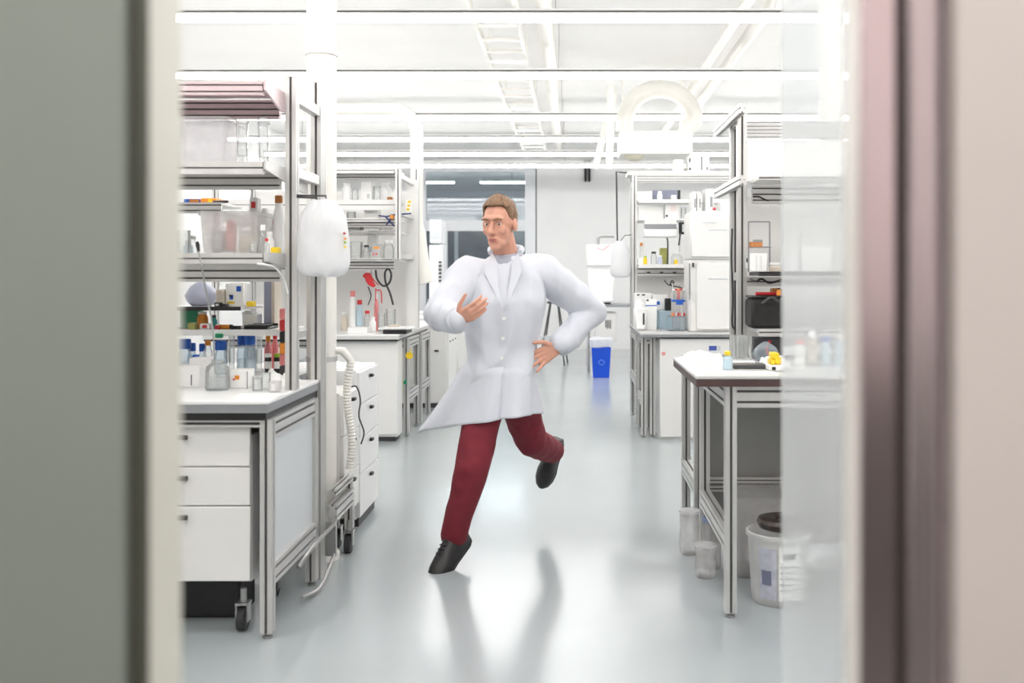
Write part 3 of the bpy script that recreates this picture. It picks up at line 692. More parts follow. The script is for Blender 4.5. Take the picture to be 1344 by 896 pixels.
def beaker(px, Y, z, w, h, label, group=None, m=None, fill=None, name='beaker', cat='beaker'):
    x = X(px, Y); r = M_(w, Y) / 2; H = M_(h, Y)
    t = thing(name, label, cat, (x, Y, z), group)
    MB().lathe([(r * .85, 0), (r * .97, r * .1), (r, r * .25), (r * .99, H * .92), (r * 1.08, H), (r * .96, H * .96), (r * .94, r * .25), (r * .8, .004), (0, .004)], (x, Y, z), 18).build('body', m or GLASS, t)
    k = MB()
    for i in range(4): k.box(x - r * .3, x + r * .3, Y - r * 1.02, Y - r * .985, z + H * (.25 + i * .15), z + H * (.25 + i * .15) + .0012)
    k.build('scale_marks', WPLA, t)
    if fill: MB().lathe([(r * .8, .006), (r * .92, r * .2), (r * .92, H * .45), (0, H * .45)], (x, Y, z), 16).build('content', fill, t)
    return t
def carton(p0, p1, Y, z, h, m, label, d=.12, lid=None, group=None, prints=(), name='storage_box', cat='box'):
    x0, x1 = X(p0, Y), X(p1, Y); H = M_(h, Y)
    t = thing(name, label, cat, ((x0 + x1) / 2, Y + d / 2, z), group)
    MB().box(x0, x1, Y, Y + d, z, z + H * (.8 if lid else 1), .003).build('body', m, t)
    if lid: MB().box(x0 - .003, x1 + .003, Y - .003, Y + d + .003, z + H * .8, z + H, .003).build('lid', lid, t)
    else: MB().box(x0 + .004, x1 - .004, Y + d * .48, Y + d * .52, z + H, z + H + .0015).build('flap_seam', BEIGE, t)
    for (u0, u1, v0, v1, pm) in prints:
        MB().box(x0 + (x1 - x0) * u0, x0 + (x1 - x0) * u1, Y - .002 - (.003 if lid else 0), Y, z + H * v0, z + H * v1).build('print', pm, t)
    return t
def tub(p0, p1, Y, z, h, m, label, d=.2, lid=True, group=None, name='plastic_tub', cat='tub', content=()):
    x0, x1 = X(p0, Y), X(p1, Y); H = M_(h, Y); tp = (x1 - x0) * .04; w = .003
    t = thing(name, label, cat, ((x0 + x1) / 2, Y + d / 2, z), group)
    def rr(z_, i, c=.02):
        a, b, c_, d_ = x0 + i, x1 - i, Y + i, Y + d - i; o = []
        for cx, cy, s in ((b - c, d_ - c, 0), (a + c, d_ - c, 1), (a + c, c_ + c, 2), (b - c, c_ + c, 3)):
            for k in range(4):
                an = s * math.pi / 2 + k * math.pi / 6; o.append((cx + c * math.cos(an), cy + c * math.sin(an), z_))
        return o
    MB().rings([rr(z, tp + .006), rr(z + .01, tp), rr(z + H * .9, 0), rr(z + H * .9, -.008, .026), rr(z + H * .93, -.008, .026), rr(z + H * .93, w), rr(z + .012, tp + w), ], True).build('body', m, t)
    if lid: MB().rings([rr(z + H * .932, -.01, .026), rr(z + H * .99, -.01, .026), rr(z + H, .006, .02)], True).build('lid', m, t)
    for (u, v, ww, hh, cm) in content:
        MB().box(x0 + (x1 - x0) * u, x0 + (x1 - x0) * (u + ww), Y + d * v, Y + d * v + .05, z + .014, z + .014 + H * hh, .006).build('content', cm, t)
    return t
def cyl(px, Y, z, w, h, label, group=None, m=None, stopper=None):
    x = X(px, Y); r = M_(w, Y) / 2; H = M_(h, Y)
    t = thing('glass_cylinder', label, 'glass vessel', (x, Y, z), group)
    MB().lathe([(r, 0), (r, .006), (r * .55, .014), (r * .62, .03), (r * .62, H * .88), (r * .8, H * .94), (r * .7, H * .95), (r * .55, .04), (0, .03)], (x, Y, z), 16).build('body', m or GLASS, t)
    if stopper: MB().lathe([(r * .5, 0), (r * .8, .006), (r * .8, H * .09), (r * .5, H * .11)], (x, Y, z + H * .955), 12).build('stopper', stopper, t)
    return t
def vial(px, Y, z, w, h, body, cap, label, group=None, band=None):
    x = X(px, Y); r = M_(w, Y) / 2; H = M_(h, Y)
    t = thing('vial', label, 'vial', (x, Y, z), group)
    MB().lathe([(r * .9, 0), (r, .003), (r, H * .78), (r * .8, H * .82)], (x, Y, z), 12).build('body', body, t)
    MB().lathe([(r * .92, H * .82), (r * .95, H * .97), (r * .8, H)], (x, Y, z), 12).build('cap', cap, t)
    if band: MB().lathe([(r * 1.01, H * .25), (r * 1.02, H * .26), (r * 1.02, H * .6), (r * 1.01, H * .61)], (x, Y, z), 12).build('label_band', band, t)
    return t
def sheet(name, label, cat, cx, cy, z, w, d, m, lumps=.012, group=None, seed=0, n=12, rot=0.):
    """crumpled sheet or flat bag lying on a surface"""
    vs = []; fs = []; th = .004
    ca, sa = math.cos(rot), math.sin(rot)
    for lay in (0, 1):
        for j in range(n + 1):
            for i in range(n + 1):
                u, v = i / n - .5, j / n - .5
                e = 1 - max(abs(u), abs(v)) * 2
                hh = lumps * (noise.noise(Vector((u * 5 + seed, v * 5, seed * 1.7))) + .6) * min(1, e * 4) if lay else 0
                ww = 1 + .08 * noise.noise(Vector((u * 3 + seed, v * 3, 4)))
                vs.append((cx + (u * ca - v * sa) * w * ww, cy + (u * sa + v * ca) * d * ww, z + (th + max(0, hh) if lay else 0)))
    q = n + 1
    for j in range(n):
        for i in range(n):
            a = j * q + i; fs.append((a, a + 1, a + q + 1, a + q)); b = a + q * q; fs.append((b, b + 1, b + q + 1, b + q))
    edge = [i for i in range(q)] + [j * q + n for j in range(1, q)] + [n * q + i for i in range(n - 1, -1, -1)] + [j * q for j in range(n - 1, 0, -1)]
    for a, b in zip(edge, edge[1:] + edge[:1]): fs.append((a, b, b + q * q, a + q * q))
    return one(name, MB().add(vs, fs, True), m, (cx, cy, z), label, cat, group)
def stick(px, Y, z, L, r, m, tip, label, rot=0., name='marker_pen', cat='pen', group=None):
    """pen-like thing lying on a surface"""
    x = X(px, Y); c, s = math.cos(rot), math.sin(rot); t = thing(name, label, cat, (x, Y, z), group)
    p = lambda u: (x + u * c, Y + u * s, z + r)
    MB().tube([p(-L / 2), p(L * .28)], r, 10).build('barrel', m, t)
    MB().tube([p(L * .28), p(L * .42), p(L / 2)], [r * 1.08, r * 1.0, r * .5], 10).build('tip', tip, t)
    return t

# ---- upper shelf of the nearest left rack (z 1.775)
G = 'vessels on the upper shelf of the nearest left rack'
tub(215, 297, 3.86, 1.775, 68, TUB, 'large milky plastic tub on the upper left shelf', .26, group=G)
cyl(318, 3.79, 1.775, 23, 58, 'clear glass cylinder beside the large milky tub', G, stopper=GLASS)
cyl(346, 3.83, 1.775, 21, 61, 'clear glass cylinder with round stopper nearest the rack post', G, stopper=GLASS)
tub(238, 290, 4.44 - .25, 1.775, 30, TUBC, 'low clear tray behind the milky tub on the upper shelf', .02, lid=False) if False else None
# ---- middle shelf (z 1.43)
G = 'things on the middle shelf of the nearest left rack'
tub(261, 336, 3.84, 1.43, 57, TUBC, 'clear lidded plastic bin on the middle left shelf', .24, group=G,
    content=((.36, .3, .12, .72, PINKP), (.55, .4, .35, .35, mat('pale_yellow', (240, 234, 206), .6)), (.08, .35, .2, .5, LAMG)))
beaker(241, 3.95, 1.43, 17, 32, 'small glass beaker at the left end of the middle shelf', G)
bottle(253, 4.08, 1.43, 13, 26, GLASS, WPLA, 'small clear bottle with white cap beside the lidded bin', group=G)
bottle(247, 4.14, 1.43, 13, 20, PALEB, WPLA, 'squat pale blue bottle behind the small beaker', group=G)
bottle(345, 3.74, 1.43, 10, 38, GLASS, WPLA, 'slim clear bottle just right of the lidded bin', group=G)
bottle(361, 4.14, 1.43, 13, 46, WPLA, RED, 'white bottle with flat red cap on the middle shelf', cf=.1, cw=.5, group=G)
bottle(369.5, 4.05, 1.43, 13, 52, GLASS, WPLA, 'tall clear bottle next to the rack post', group=G)
carton(355, 364, 3.80, 1.43, 9, YELLOW, 'small yellow box by the rack post on the middle shelf', .05, group=G)
bottle(347.5, 4.15, 1.43, 14, 62, PALEB, WPLA, 'tall pale blue wash bottle at the back of the middle shelf', group=G)
bottle(366, 3.98, 1.43, 14, 78, WPLA, AMBER, 'tallest white canister with amber lid beside the rack post', cf=.13, cw=.7, group=G)
carton(327, 338, 4.12, 1.43, 76, WPLA, 'tall narrow white carton with red square behind the lidded bin', .05, prints=((.25, .75, .82, .93, RED),), group=G)
bottle(350, 3.70, 1.43, 7, 20, GLASS, RED, 'tiny clear bottle with red cap at the front of the middle shelf', group=G)
beaker(333, 3.72, 1.43, 10, 16, 'tiny glass beaker in front of the lidded bin', G)
bottle(354, 3.88, 1.43, 12, 30, WPLA, WPLA, 'short white bottle between the lidded bin and the rack post', group=G)
t = thing('tag', 'red and white tag hanging from the small back shelf', 'tag', (X(284, 4.43), 4.42, 1.6))
MB().box(X(281, 4.42), X(288, 4.42), 4.425, 4.428, 1.6, 1.632, .002).build('card', RED, t)
MB().box(X(283, 4.42), X(286, 4.42), 4.4245, 4.4252, 1.608, 1.624).build('print', WPLA, t)
# small back shelf (z 1.68)
G = 'packs on the small back shelf of the left island'
carton(241, 262, 4.50, 1.68, 6, BLUE, 'flat blue pack at the left end of the small back shelf', .12, group=G, prints=((.35, .98, .1, .9, AMBER),))
carton(263, 284, 4.50, 1.68, 7, ORANGE, 'flat orange pack on the small back shelf', .12, group=G, prints=((.5, .7, .2, .8, YELLOW),))
stick(290, 4.47, 1.68, .07, .006, DARK, BLACK, 'short dark pen on the small back shelf', group=G)
# ---- lower back shelves (z 1.2 and 1.095)
G = 'things on the black-edged back shelf of the left island'
Y = 4.52
m = MB()
def blob_bag(name, label, c, rx, ry, h, m, seed, group=None, cat='bag', taper=.55, n=22, k=12, parent=None):
    rs = []
    for j in range(k + 1):
        v = j / k; rr = (math.sin(math.pi * min(1, .08 + v * .9)) ** .45) * (1 - taper * v ** 3)
        rs.append([(c[0] + rx * rr * math.cos(a) * (1 + .16 * noise.noise(Vector((math.cos(a) * 2, math.sin(a) * 2, v * 5 + seed))) + .14 * (.5 - abs(noise.noise(Vector((math.cos(a) * 4, math.sin(a) * 4, v * 8 + seed)))))),
                    c[1] + ry * rr * math.sin(a) * (1 + .13 * noise.noise(Vector((math.cos(a) * 2 + 9, math.sin(a) * 2, v * 5 + seed)))), c[2] + h * v) for a in [2 * math.pi * i / n for i in range(n)]])
    mb = MB().rings(rs, True)
    return mb.build(name, m, parent) if parent else one(name, mb, m, c, label, cat, group)
blob_bag('plastic_bag', 'crumpled lilac and white bag on the black-edged back shelf', (X(264, Y + .1), Y + .1, 1.2), .075, .07, .12, LILAC, 3, G)
carton(283, 292, Y, 1.2, 22, BEIGE, 'narrow beige carton beside the lilac bag', .1, group=G)
carton(296, 320, Y + .03, 1.2, 30, PAPER, 'white carton with blue square on the black-edged back shelf', .12, group=G, prints=((.6, .85, .65, .88, BLUE), (.2, .35, .4, .5, LILAC), (.1, .5, .12, .2, YELLOW), (.22, .42, .3, .5, BLUE)))
carton(281, 289, Y - .06, 1.2, 6, BLACK, 'small black clip box in front of the beige carton', .04, group=G, prints=((.25, .75, .25, .7, WPLA),))
carton(290, 297, Y - .05, 1.2, 4, BLACK, 'tiny black block beside the black clip box', .04, group=G)
carton(323, 332, Y - .03, 1.2, 7, YELLOW, 'small yellow pack at the right end of the black-edged shelf', .05, group=G) 
G = 'things on the white-edged back shelf of the left island'
z = 1.095
carton(236, 262, 4.6, z, 26, GREEN, 'green tray leaning at the left end of the white-edged shelf', .05, group=G)
bottle(266, 4.57, z, 14, 22, ORANGE, WPLA, 'orange pot on the white-edged back shelf', cf=.15, cw=.8, group=G)
bottle(281, 4.56, z, 8, 18, TEAL, DARK, 'small teal bottle with dark cap on the white-edged shelf', group=G)
carton(246, 256, 4.455, z, 9, OLIVE, 'small olive carton on the white-edged shelf', .04, group=G)
carton(262, 274, 4.45, z, 8, PAPER, 'small white carton with red print on the white-edged shelf', .05, group=G, prints=((.3, .8, .3, .8, RED),))
stick(296, 4.5, z, .075, .011, ORANGE, BLACK, 'orange pipette with black tip lying on the white-edged shelf', .05, 'pipette', 'pipette', G)
stick(312.5, 4.47, z, .06, .009, BLACK, STEEL, 'black pipette lying beside the orange one', -.05, 'pipette', 'pipette', G)
bottle(285, 4.475, z, 6, 7, RED, WPLA, 'tiny red pot in front of the teal bottle', group=G)
carton(318, 337, 4.62, z, 18, PAPER, 'white carton standing behind the black pipette', .08, group=G)
t = thing('instrument_tray', 'black tray at the right end of the white-edged shelf', 'tray', (X(338, 4.5), 4.55, z), G)
MB().box(X(324, 4.5), X(355, 4.5), 4.46, 4.62, z, z + .012, .003).build('base', BLACK, t)
MB().box(X(324, 4.5), X(355, 4.5), 4.46, 4.465, z + .012, z + .022).box(X(322, 4.5), X(355, 4.5), 4.615, 4.62, z + .012, z + .022).build('rim', BLACK, t)
for k in range(3): MB().tube([(X(326 + 9 * k, 4.5), 4.5, z + .018), (X(333 + 9 * k, 4.5), 4.57, z + .018)], .005, 6).build('tool', DARK, t)
sheet('paper_stack', 'white papers on the carton behind the black pipette', 'papers', X(327.5, 4.66), 4.66, z + M_(18, 4.62) + .0015, .055, .06, PAPER, .01, seed=3)
t = thing('binder', 'grey blue folder with beige edge standing on the white-edged shelf', 'folder', (X(356, 4.66), 4.66, z), G)
MB().box(X(347, 4.66), X(357, 4.66), 4.65, 4.76, z, 1.34, .003).build('cover', mat('grey_blue_folder', (150, 154, 176), .5), t)
MB().box(X(357, 4.66), X(361, 4.66), 4.65, 4.76, z, 1.33).build('pages', BEIGE, t)
for k, m_ in enumerate((DARK, PINKP, ORANGE, BLACK, RED, PINKP)):
    z0 = .885 + k * .052
    one('small_box', MB().box(X(366.5, 4.387), X(376.5, 4.387), 4.387, 4.434, z0, z0 + .05, .004).box(X(369, 4.387), X(374, 4.387), 4.384, 4.387, z0 + .012, z0 + .036), m_, (X(371, 4.4), 4.41, z0),
        '%s small box, %s from the bottom of the coloured stack by the rack post' % (('dark grey', 'pink', 'orange', 'black', 'red', 'pale pink')[k], ('first', 'second', 'third', 'fourth', 'fifth', 'sixth')[k]), 'box', 'coloured boxes stacked by the rack post')
one('eraser', MB().box(X(282, 4.43), X(293, 4.43), 4.425, 4.437, 1.058, 1.08, .005).box(X(284, 4.43), X(291, 4.43), 4.422, 4.425, 1.063, 1.075), GREEN, (X(287, 4.43), 4.43, 1.06), 'green clip on the front edge of the white-edged shelf', 'clip')

# ---- nearest left worktop
W = WT
G = 'blue-capped bottles on the nearest left island'
for px, Y, w, h, cap, lab in ((243, 4.52, 17, 46, BLUE, 'large blue-capped bottle at the left end of the island'), (252, 4.62, 11, 38, BLUE, 'small blue-capped bottle second from the left'),
                         (257, 4.47, 10, 27, BLUE, 'lowest blue-capped bottle in front of the others'), (266, 4.66, 10, 36, BLUE, 'blue-capped bottle beside the orange-capped one'),
                         (290, 4.52, 17, 44, BLUE, 'wide blue-capped bottle behind the glass jar'), (318, 4.60, 14, 50, BLUE, 'tall blue-capped bottle left of the pair in the middle'),
                         (328, 4.56, 16, 52, BLUE, 'tallest blue-capped bottle, right of the pair')):
    bottle(px, Y, W, w, h, GLASSB, cap, lab, cf=.28, cw=.86, group=G, liq=LIQ)
bottle(273, 4.6, W, 12, 42, GLASS, ORANGE, 'clear bottle with orange cap behind the glass jar', cf=.16, group=G)
t = thing('glass_jar', 'round-shouldered glass jar with long thin tube in its neck', 'jar', (X(285.5, 3.9), 3.9, W))
r = M_(31, 3.9) / 2; xj = X(285.5, 3.9)
MB().lathe([(r * .9, 0), (r, .01), (r * 1.0, .075), (r * .9, .095), (r * .55, .108), (r * .5, .118), (r * .56, .122), (r * .45, .12), (r * .5, .106), (r * .84, .093), (r * .95, .075), (r * .95, .012), (0, .006)], (xj, 3.9, W), 24).build('body', GLASS, t)
MB().lathe([(r * .9, .008), (r * .93, .02), (r * .93, .05), (0, .05)], (xj, 3.9, W), 24).build('content', LIQ, t)
tb = MB().tube(smooth_path([(xj, 3.9, W + .03), (xj - .005, 3.88, W + .13), P(279, 430, 3.7), P(270, 380, 3.62), P(261, 330, 3.61)], 6), .0035, 8).build('tube', STEEL, t)
MB().tube([P(261, 330, 3.61), P(259.5, 322, 3.62), P(258.5, 317, 3.615)], [.005, .008, .006], 8).build('tip', BLACK, tb)
carton(301, 325, 3.94, W, 24, PAPER, 'white box with orange print beside the glass jar', .09, group='things on the nearest left worktop', prints=((.3, .55, .5, .72, ORANGE), (.2, .3, .45, .55, RED), (.97, 1.0, 0, .95, DARK)))
carton(232, 262, 3.98, W, 28, WPLA, 'low white block with dark line at the left end of the worktop', .1, group='things on the nearest left worktop', prints=((.62, .66, .1, .6, DARK),))
carton(248, 272, 4.1, W, 34, WPLA, 'white instrument with black feet behind the low white block', .08, group='things on the nearest left worktop', prints=((.1, .9, .62, .7, DARK), (.2, .3, .2, .4, BLUE)))
beaker(338, 3.86, W, 13, 19, 'small glass beaker right of the white box', 'beakers on the nearest left worktop')
beaker(349, 3.92, W, 12, 22, 'taller glass beaker beside the small one', 'beakers on the nearest left worktop')
beaker(361, 3.83, W, 17, 14, 'low wide glass dish beaker next to the crumpled wipes', 'beakers on the nearest left worktop', m=TUBC)
cyl(304, 4.6, W, 12, 52, 'clear measuring cylinder behind the white box', 'measuring cylinders on the left island')
cyl(340, 4.66, W, 12, 51, 'tall measuring cylinder beside the tallest blue-capped bottle', 'measuring cylinders on the left island')
for px, band, cap, lab in ((352, DARK, WPLA, 'dark vial left of the pair on the back worktop'), (364, DARK, LIME, 'dark vial with green cap beside the rack post')):
    vial(px, 4.55, W, 9, 26, BLACK, cap, lab, 'dark vials on the back worktop', PAPER)
bottle(352, 4.75, W, 10, 45, PINKP, ORANGE, 'pink bottle with orange cap behind the dark vials', group='small bottles on the back worktop')
bottle(361, 4.8, W, 9, 48, PINKP, RED, 'slim pink bottle with red cap behind the dark vials', group='small bottles on the back worktop')
bottle(371, 4.74, W, 9, 36, PALEB, TEAL, 'small pale bottle with teal cap by the rack post', group='small bottles on the back worktop')
sheet('wipes', 'crumpled white wipes at the aisle corner of the nearest left worktop', 'wipes', -1.24, 4.1, W, .15, .22, PAPER, .045, seed=7, n=18, rot=.2)
sheet('wipes', 'flat white sheet in front of the low glass beaker', 'sheet', X(340, 3.7), 3.68, W, .16, .1, PAPER, .006, seed=2, rot=-.1)
# cable at the shelf bracket and hanging bag
one('cable', MB().tube(smooth_path([P(338, 346, 3.62), P(352, 348, 3.62), P(362, 352, 3.75), P(372, 365, 3.87), P(378, 385, 3.87)], 5), .004, 8), WPLA, P(352, 348, 3.62), 'white cable hanging from the middle shelf of the nearest left rack', 'cable')
t = thing('hanging_bag', 'large white plastic bag hanging from the rack posts at the aisle', 'bag', (X(426, 3.86), 3.86, Z(362, 3.86)))
cx = X(426, 3.86); wb = M_(70, 3.86) / 2; zb, zt_ = Z(362, 3.86), Z(263, 3.86)
rs = []
prof_ = [(0, .5), (.02, .78), (.06, .9), (.12, .97), (.2, 1.0), (.3, .99), (.4, .97), (.5, .96), (.6, .95), (.68, .92), (.76, .85), (.83, .76), (.89, .66), (.94, .56), (.98, .48), (1, .4)]
for v, w_ in prof_:
    rs.append([(cx - .012 * v + wb * w_ * math.cos(a) * (1 + .07 * noise.noise(Vector((math.cos(a) * 1.5, math.sin(a) * 1.5, v * 5)))), 3.86 + wb * .6 * w_ * math.sin(a) * (1 + .2 * noise.noise(Vector((math.cos(a) * 2 + 3, math.sin(a) * 2, v * 5))) + .2 * (.4 - abs(noise.noise(Vector((math.cos(a) * 5, math.sin(a) * 2, v * 9)))))),
                zb + (zt_ - zb) * v + .012 * noise.noise(Vector((math.cos(a) * 2, math.sin(a) * 2, v * 3)))) for a in [2 * math.pi * i / 60 for i in range(60)]])
MB().rings(rs, True).build('bag', BAG, t)
for px, py in ((415.5, 259.5), (428, 257)): MB().tube([P(px, py + 8, 3.86), P(px, py, 3.86), (LX + .022, 3.905, Z(py - 2, 3.86))], .004, 8).build('hook', DARK, t)
for px, py, m_ in ((452, 306, RED), (453, 313, ORANGE), (453, 318, LIME), (453, 324, YELLOW)):
    p = P(px, py, 3.82); MB().ell((p.x, 3.82, p.z), (.005, .012, .005)).build('print', m_, t)
hz = [P(446, y, 4.5) for y in range(450, 690, 6)]
one('corrugated_hose', MB().tube([Vector((-1.125, 4.6, .99)), Vector((-1.09, 4.615, .985))] + [Vector((-1.06 + .012 * math.sin(k * .1), 4.62, .42 + k * .0075)) for k in range(69, -1, -1)], [.021 if k % 2 else .017 for k in range(72)], 12), CREAM, (-1.06, 4.62, .42), 'pale corrugated hose hanging in front of the service column', 'hose')
one('cable', MB().tube(smooth_path([(-1.13, 4.9, .773), (-1.085, 4.88, .785), (-1.06, 4.86, .72), (-1.065, 4.85, .64), (-1.04, 4.85, .56), (-1.055, 4.85, .5)], 5), .004, 6), DARK, (-1.04, 4.7, .6), 'thin dark cable dangling behind the corrugated hose', 'cable')
sheet('wipes', 'white papers on the four-drawer cabinet', 'papers', -1.3, 5.35, .84, .3, .34, PAPER, .02, seed=11)
# ---- second left rack
G = 'things on the top shelf of the second left rack'
def row(G, Y, z, items):
    for it in items:
        k = it[0]
        if k == 'b': bottle(it[1], Y + it[7], z, it[2], it[3], it[4], it[5], it[6], group=G, cf=.16, cw=.75)
        elif k == 'k': beaker(it[1], Y + it[5], z, it[2], it[3], it[4], G)
        elif k == 'c': carton(it[1], it[2], Y + it[6], z, it[3], it[4], it[5], .14, group=G, prints=it[7] if len(it) > 7 else ())
row(G, 8.0, 1.96, [
    ('b', 455, 12, 23, WPLA, WPLA, 'round white jar at the left of the top shelf, second left rack', .0),
    ('k', 466, 9, 15, 'small beaker between the white jar and white carton, second left rack', .05),
    ('c', 474, 488, 26, PAPER, 'white carton with grey corner on the top shelf of the second left rack', .02, ((.1, .9, .45, .95, WPLA), (.55, .8, .1, .35, LAMG))),
    ('k', 495, 10, 19, 'medium beaker right of the white carton, second left rack', .05),
    ('b', 506, 15, 24, TUB, WPLA, 'milky round jar on the top shelf of the second left rack', .0),
    ])
carton(508, 515, 7.93, 1.96, 4, AMBER, 'tiny brown box before the milky jar, second left rack', .02, group=G)
G = 'things on the middle shelves of the second left rack'
row(G, 8.0, 1.81, [
    ('c', 478, 496, 17, PAPER, 'white carton under the top shelf of the second left rack', .0),
    ('k', 461, 12, 10, 'low beaker beside the white bag, second left rack', .1)])
row(G, 8.02, 1.71, [
    ('c', 457, 474, 8, WPLA, 'flat white case on the thin shelf, second left rack', .05, ((.93, 1, .1, .9, DARK),)),
    ('c', 476, 497, 8, WPLA, 'flat white case with grey line on the thin shelf, second left rack', .0, ((.0, .05, .1, .9, DARK), (.2, .9, .3, .36, LAMG))),
    ('c', 500, 516, 7, TUBC, 'clear flat case at the post end of the thin shelf, second left rack', .05)])
G = 'things on the lower shelf of the second left rack'
row(G, 8.0, 1.48, [
    ('k', 467, 18, 22, 'wide beaker next to the white bag, second left rack', .0),
    ('b', 481, 9, 18, GLASS, DARK, 'small bottle with dark cap on the lower shelf, second left rack', .05),
    ('c', 488, 499, 19, TUBC, 'clear box with orange label on the lower shelf, second left rack', .0, ((.2, .9, .68, .82, ORANGE), (.15, .3, .25, .4, RED), (.5, .65, .25, .4, RED))),
    ('b', 510, 15, 24, GLASS, WPLA, 'round glass jar near the front post, second left rack', .0)])
carton(482, 493, 8.25, 1.48, 32, PAPER, 'tall white carton behind the clear box, second left rack', .12, group=G, prints=((.1, .9, .3, .5, LAMG),))
t = thing('cable', 'tangled dark blue cables with orange clip on the second left rack', 'cable', P(510, 285, 7.86))
DB = mat('dark_blue_cable', (36, 48, 104), .5)
for a in ([(497, 283), (508, 284), (515, 282), (528, 281), (540, 280)], [(506, 284), (512, 291), (518, 297)], [(516, 283), (510, 291), (507, 296)]):
    MB().tube(smooth_path([P(x, y, 7.87) for x, y in a], 5), .006, 8).build('wire', DB, t)
MB().box(X(512, 7.86), X(517, 7.86), 7.85, 7.89, Z(287, 7.86), Z(282, 7.86), .004).build('clip', ORANGE, t)
t = thing('label_strip', 'yellow printed strip on the white panel of the second left rack', 'label', P(535, 268, 8.48))
for k in range(3): MB().box(X(533 + k, 8.48), X(537 + k, 8.48), 8.494, 8.5, Z(276 - k * 5, 8.48), Z(273 - k * 5, 8.48)).build('print', YELLOW, t)
MB().box(X(532, 8.48), X(540, 8.48), 8.4985, 8.4999, Z(280, 8.48), Z(262, 8.48)).build('card', PAPER, t)
# red tubing and black loop below the lower shelf
t = thing('red_clamp', 'bright red clamp with hanging red tubing above the second left worktop', 'clamp', P(487, 370, 7.95))
MB().tube(smooth_path([P(477, 363, 7.95), P(482, 361, 7.95), P(486, 370, 7.95), P(492, 376, 7.95)], 4), [.012, .014, .016, .02, .026, .03, .032, .03, .028, .025, .02, .016, .012], 10).build('clamp_body', RED, t)
for a in ([(486, 362), (493, 370), (497, 374)], [(493, 378), (493, 395)], [(494, 381), (500, 382), (501, 398)]):
    MB().tube(smooth_path([P(x, y, 7.95) for x, y in a], 4), .005, 6).build('tube', RED, t)
MB().tube(smooth_path([P(483, 376, 7.95), P(487, 388, 7.95), P(483, 400, 7.95)], 4), .005, 6).build('wire', BLACK, t)
MB().tube([P(487, 366, 7.97), P(487, 350, 7.97)], .006, 6).build('rod', STEEL, t)
t = thing('cable', 'black cable looped below the lower shelf of the second left rack', 'cable', P(508, 360, 7.9))
MB().tube(smooth_path([P(493, 354, 7.9), P(495, 366, 7.9), P(503, 375, 7.9), P(511, 371, 7.9), P(513.5, 360, 7.9), P(510, 353, 7.9), P(505.5, 357, 7.9), P(506, 370, 7.9), P(512, 385, 7.9), P(516, 400, 7.9)], 6), .0085, 8).build('wire', BLACK, t)
MB().tube([P(508, 353, 7.9), P(508, 349, 7.9)], .006, 6).build('hook', STEEL, t)
G = 'things on the second left worktop'
Wz = WT2
for px, h, m_, cp, lab in ((452, 24, BEIGE, WPLA, 'beige pot at the left end of the second left worktop'), (463, 52, PAPER, PINKP, 'white pack bottle with pink lid on the second left worktop'),
                            (472, 40, PALEB, RED, 'pale blue bottle with red cap on the second left worktop'), (482, 26, GLASS, RED, 'short clear bottle with red cap on the second left worktop'),
                            (489, 20, WPLA, WPLA, 'small white tub below the red clamp'), (494, 48, PINKP, WPLA, 'slim pink cylinder below the red clamp')):
    bottle(px, 8.3 if px != 489 else 8.05, Wz, 9 if px != 494 else 6, h, m_, cp, lab, group=G, cf=.15, cw=.7)
beaker(501, 8.2, Wz, 10, 24, 'tall beaker beside the slim pink cylinder', G)
beaker(513, 8.3, Wz, 13, 28, 'glass beaker under the black cable loop', G)
t = thing('balance', 'black-based instrument with white plate on the second left worktop', 'instrument', (X(522, 7.9), 7.95, Wz))
MB().box(X(503, 7.8), X(534, 7.8), 7.78, 8.05, Wz, Wz + .035, .006).build('base', BLACK, t)
MB().box(X(496, 7.8), X(538, 7.8), 7.80, 8.08, Wz + .035, Wz + .05, .004).build('plate', WPLA, t)
MB().tube([(X(510, 7.9), 7.9, Wz + .055), (X(522, 7.9), 7.95, Wz + .06)], .012, 8).build('lever', BEIGE, t)
carton(456, 482, 7.85, Wz, 8, WPLA, 'low white tray at the left end of the second left worktop', .15, group=G)

# ---- second right rack and worktop
G = 'things on the top shelf of the second right rack'
row(G, 8.88, 2.03, [
    ('c', 836, 856, 12, PAPER, 'low white carton at the aisle end of the top shelf, second right rack', .05),
    ('c', 857, 893, 15, mat('slate_case', (128, 132, 152), .4, var=.1), 'long slate grey case on the top shelf of the second right rack', .16, ((.9, 1, 0, 1, BLACK),)),
    ('b', 866, 7, 12, WPLA, WPLA, 'tiny white bottle before the slate case', .0),
    ('c', 881, 888, 7, WPLA, 'small white block before the slate case', .0)])
G = 'things on the second shelf of the second right rack'
row(G, 8.88, 1.855, [
    ('c', 838, 870, 19, PAPER, 'long white carton on the second shelf, second right rack', .05),
    ('c', 873, 891, 20, PAPER, 'white carton with pink tint and dark mark, second right rack', .0, ((.05, .2, .15, .3, DARK), (.4, .8, .55, .95, mat('pale_pink_print', (246, 232, 230), .6)))),
    ('k', 897, 7, 16, 'small beaker beside the tall white boxes', .05)])
t = thing('paper_dispenser', 'white roll dispenser with grey slot under the second shelf, second right rack', 'dispenser', (X(867, 8.8), 8.85, Z(312, 8.8)))
MB().box(X(845, 8.75), X(890, 8.75), 8.76, 8.9, Z(311, 8.75), Z(299, 8.75), .01).build('cover', WPLA, t)
MB().box(X(846, 8.75), X(888, 8.75), 8.75, 8.76, Z(299, 8.75), Z(294, 8.75)).build('slot', TOPG, t)
MB().box(X(846, 8.75), X(888, 8.75), 8.76, 8.9, Z(299, 8.75), 1.839).build('holder', LAM, t)
t = thing('clamp_holder', 'black holder with grey window beside the upper white box', 'holder', (X(897, 8.7), 8.7, Z(308, 8.7)))
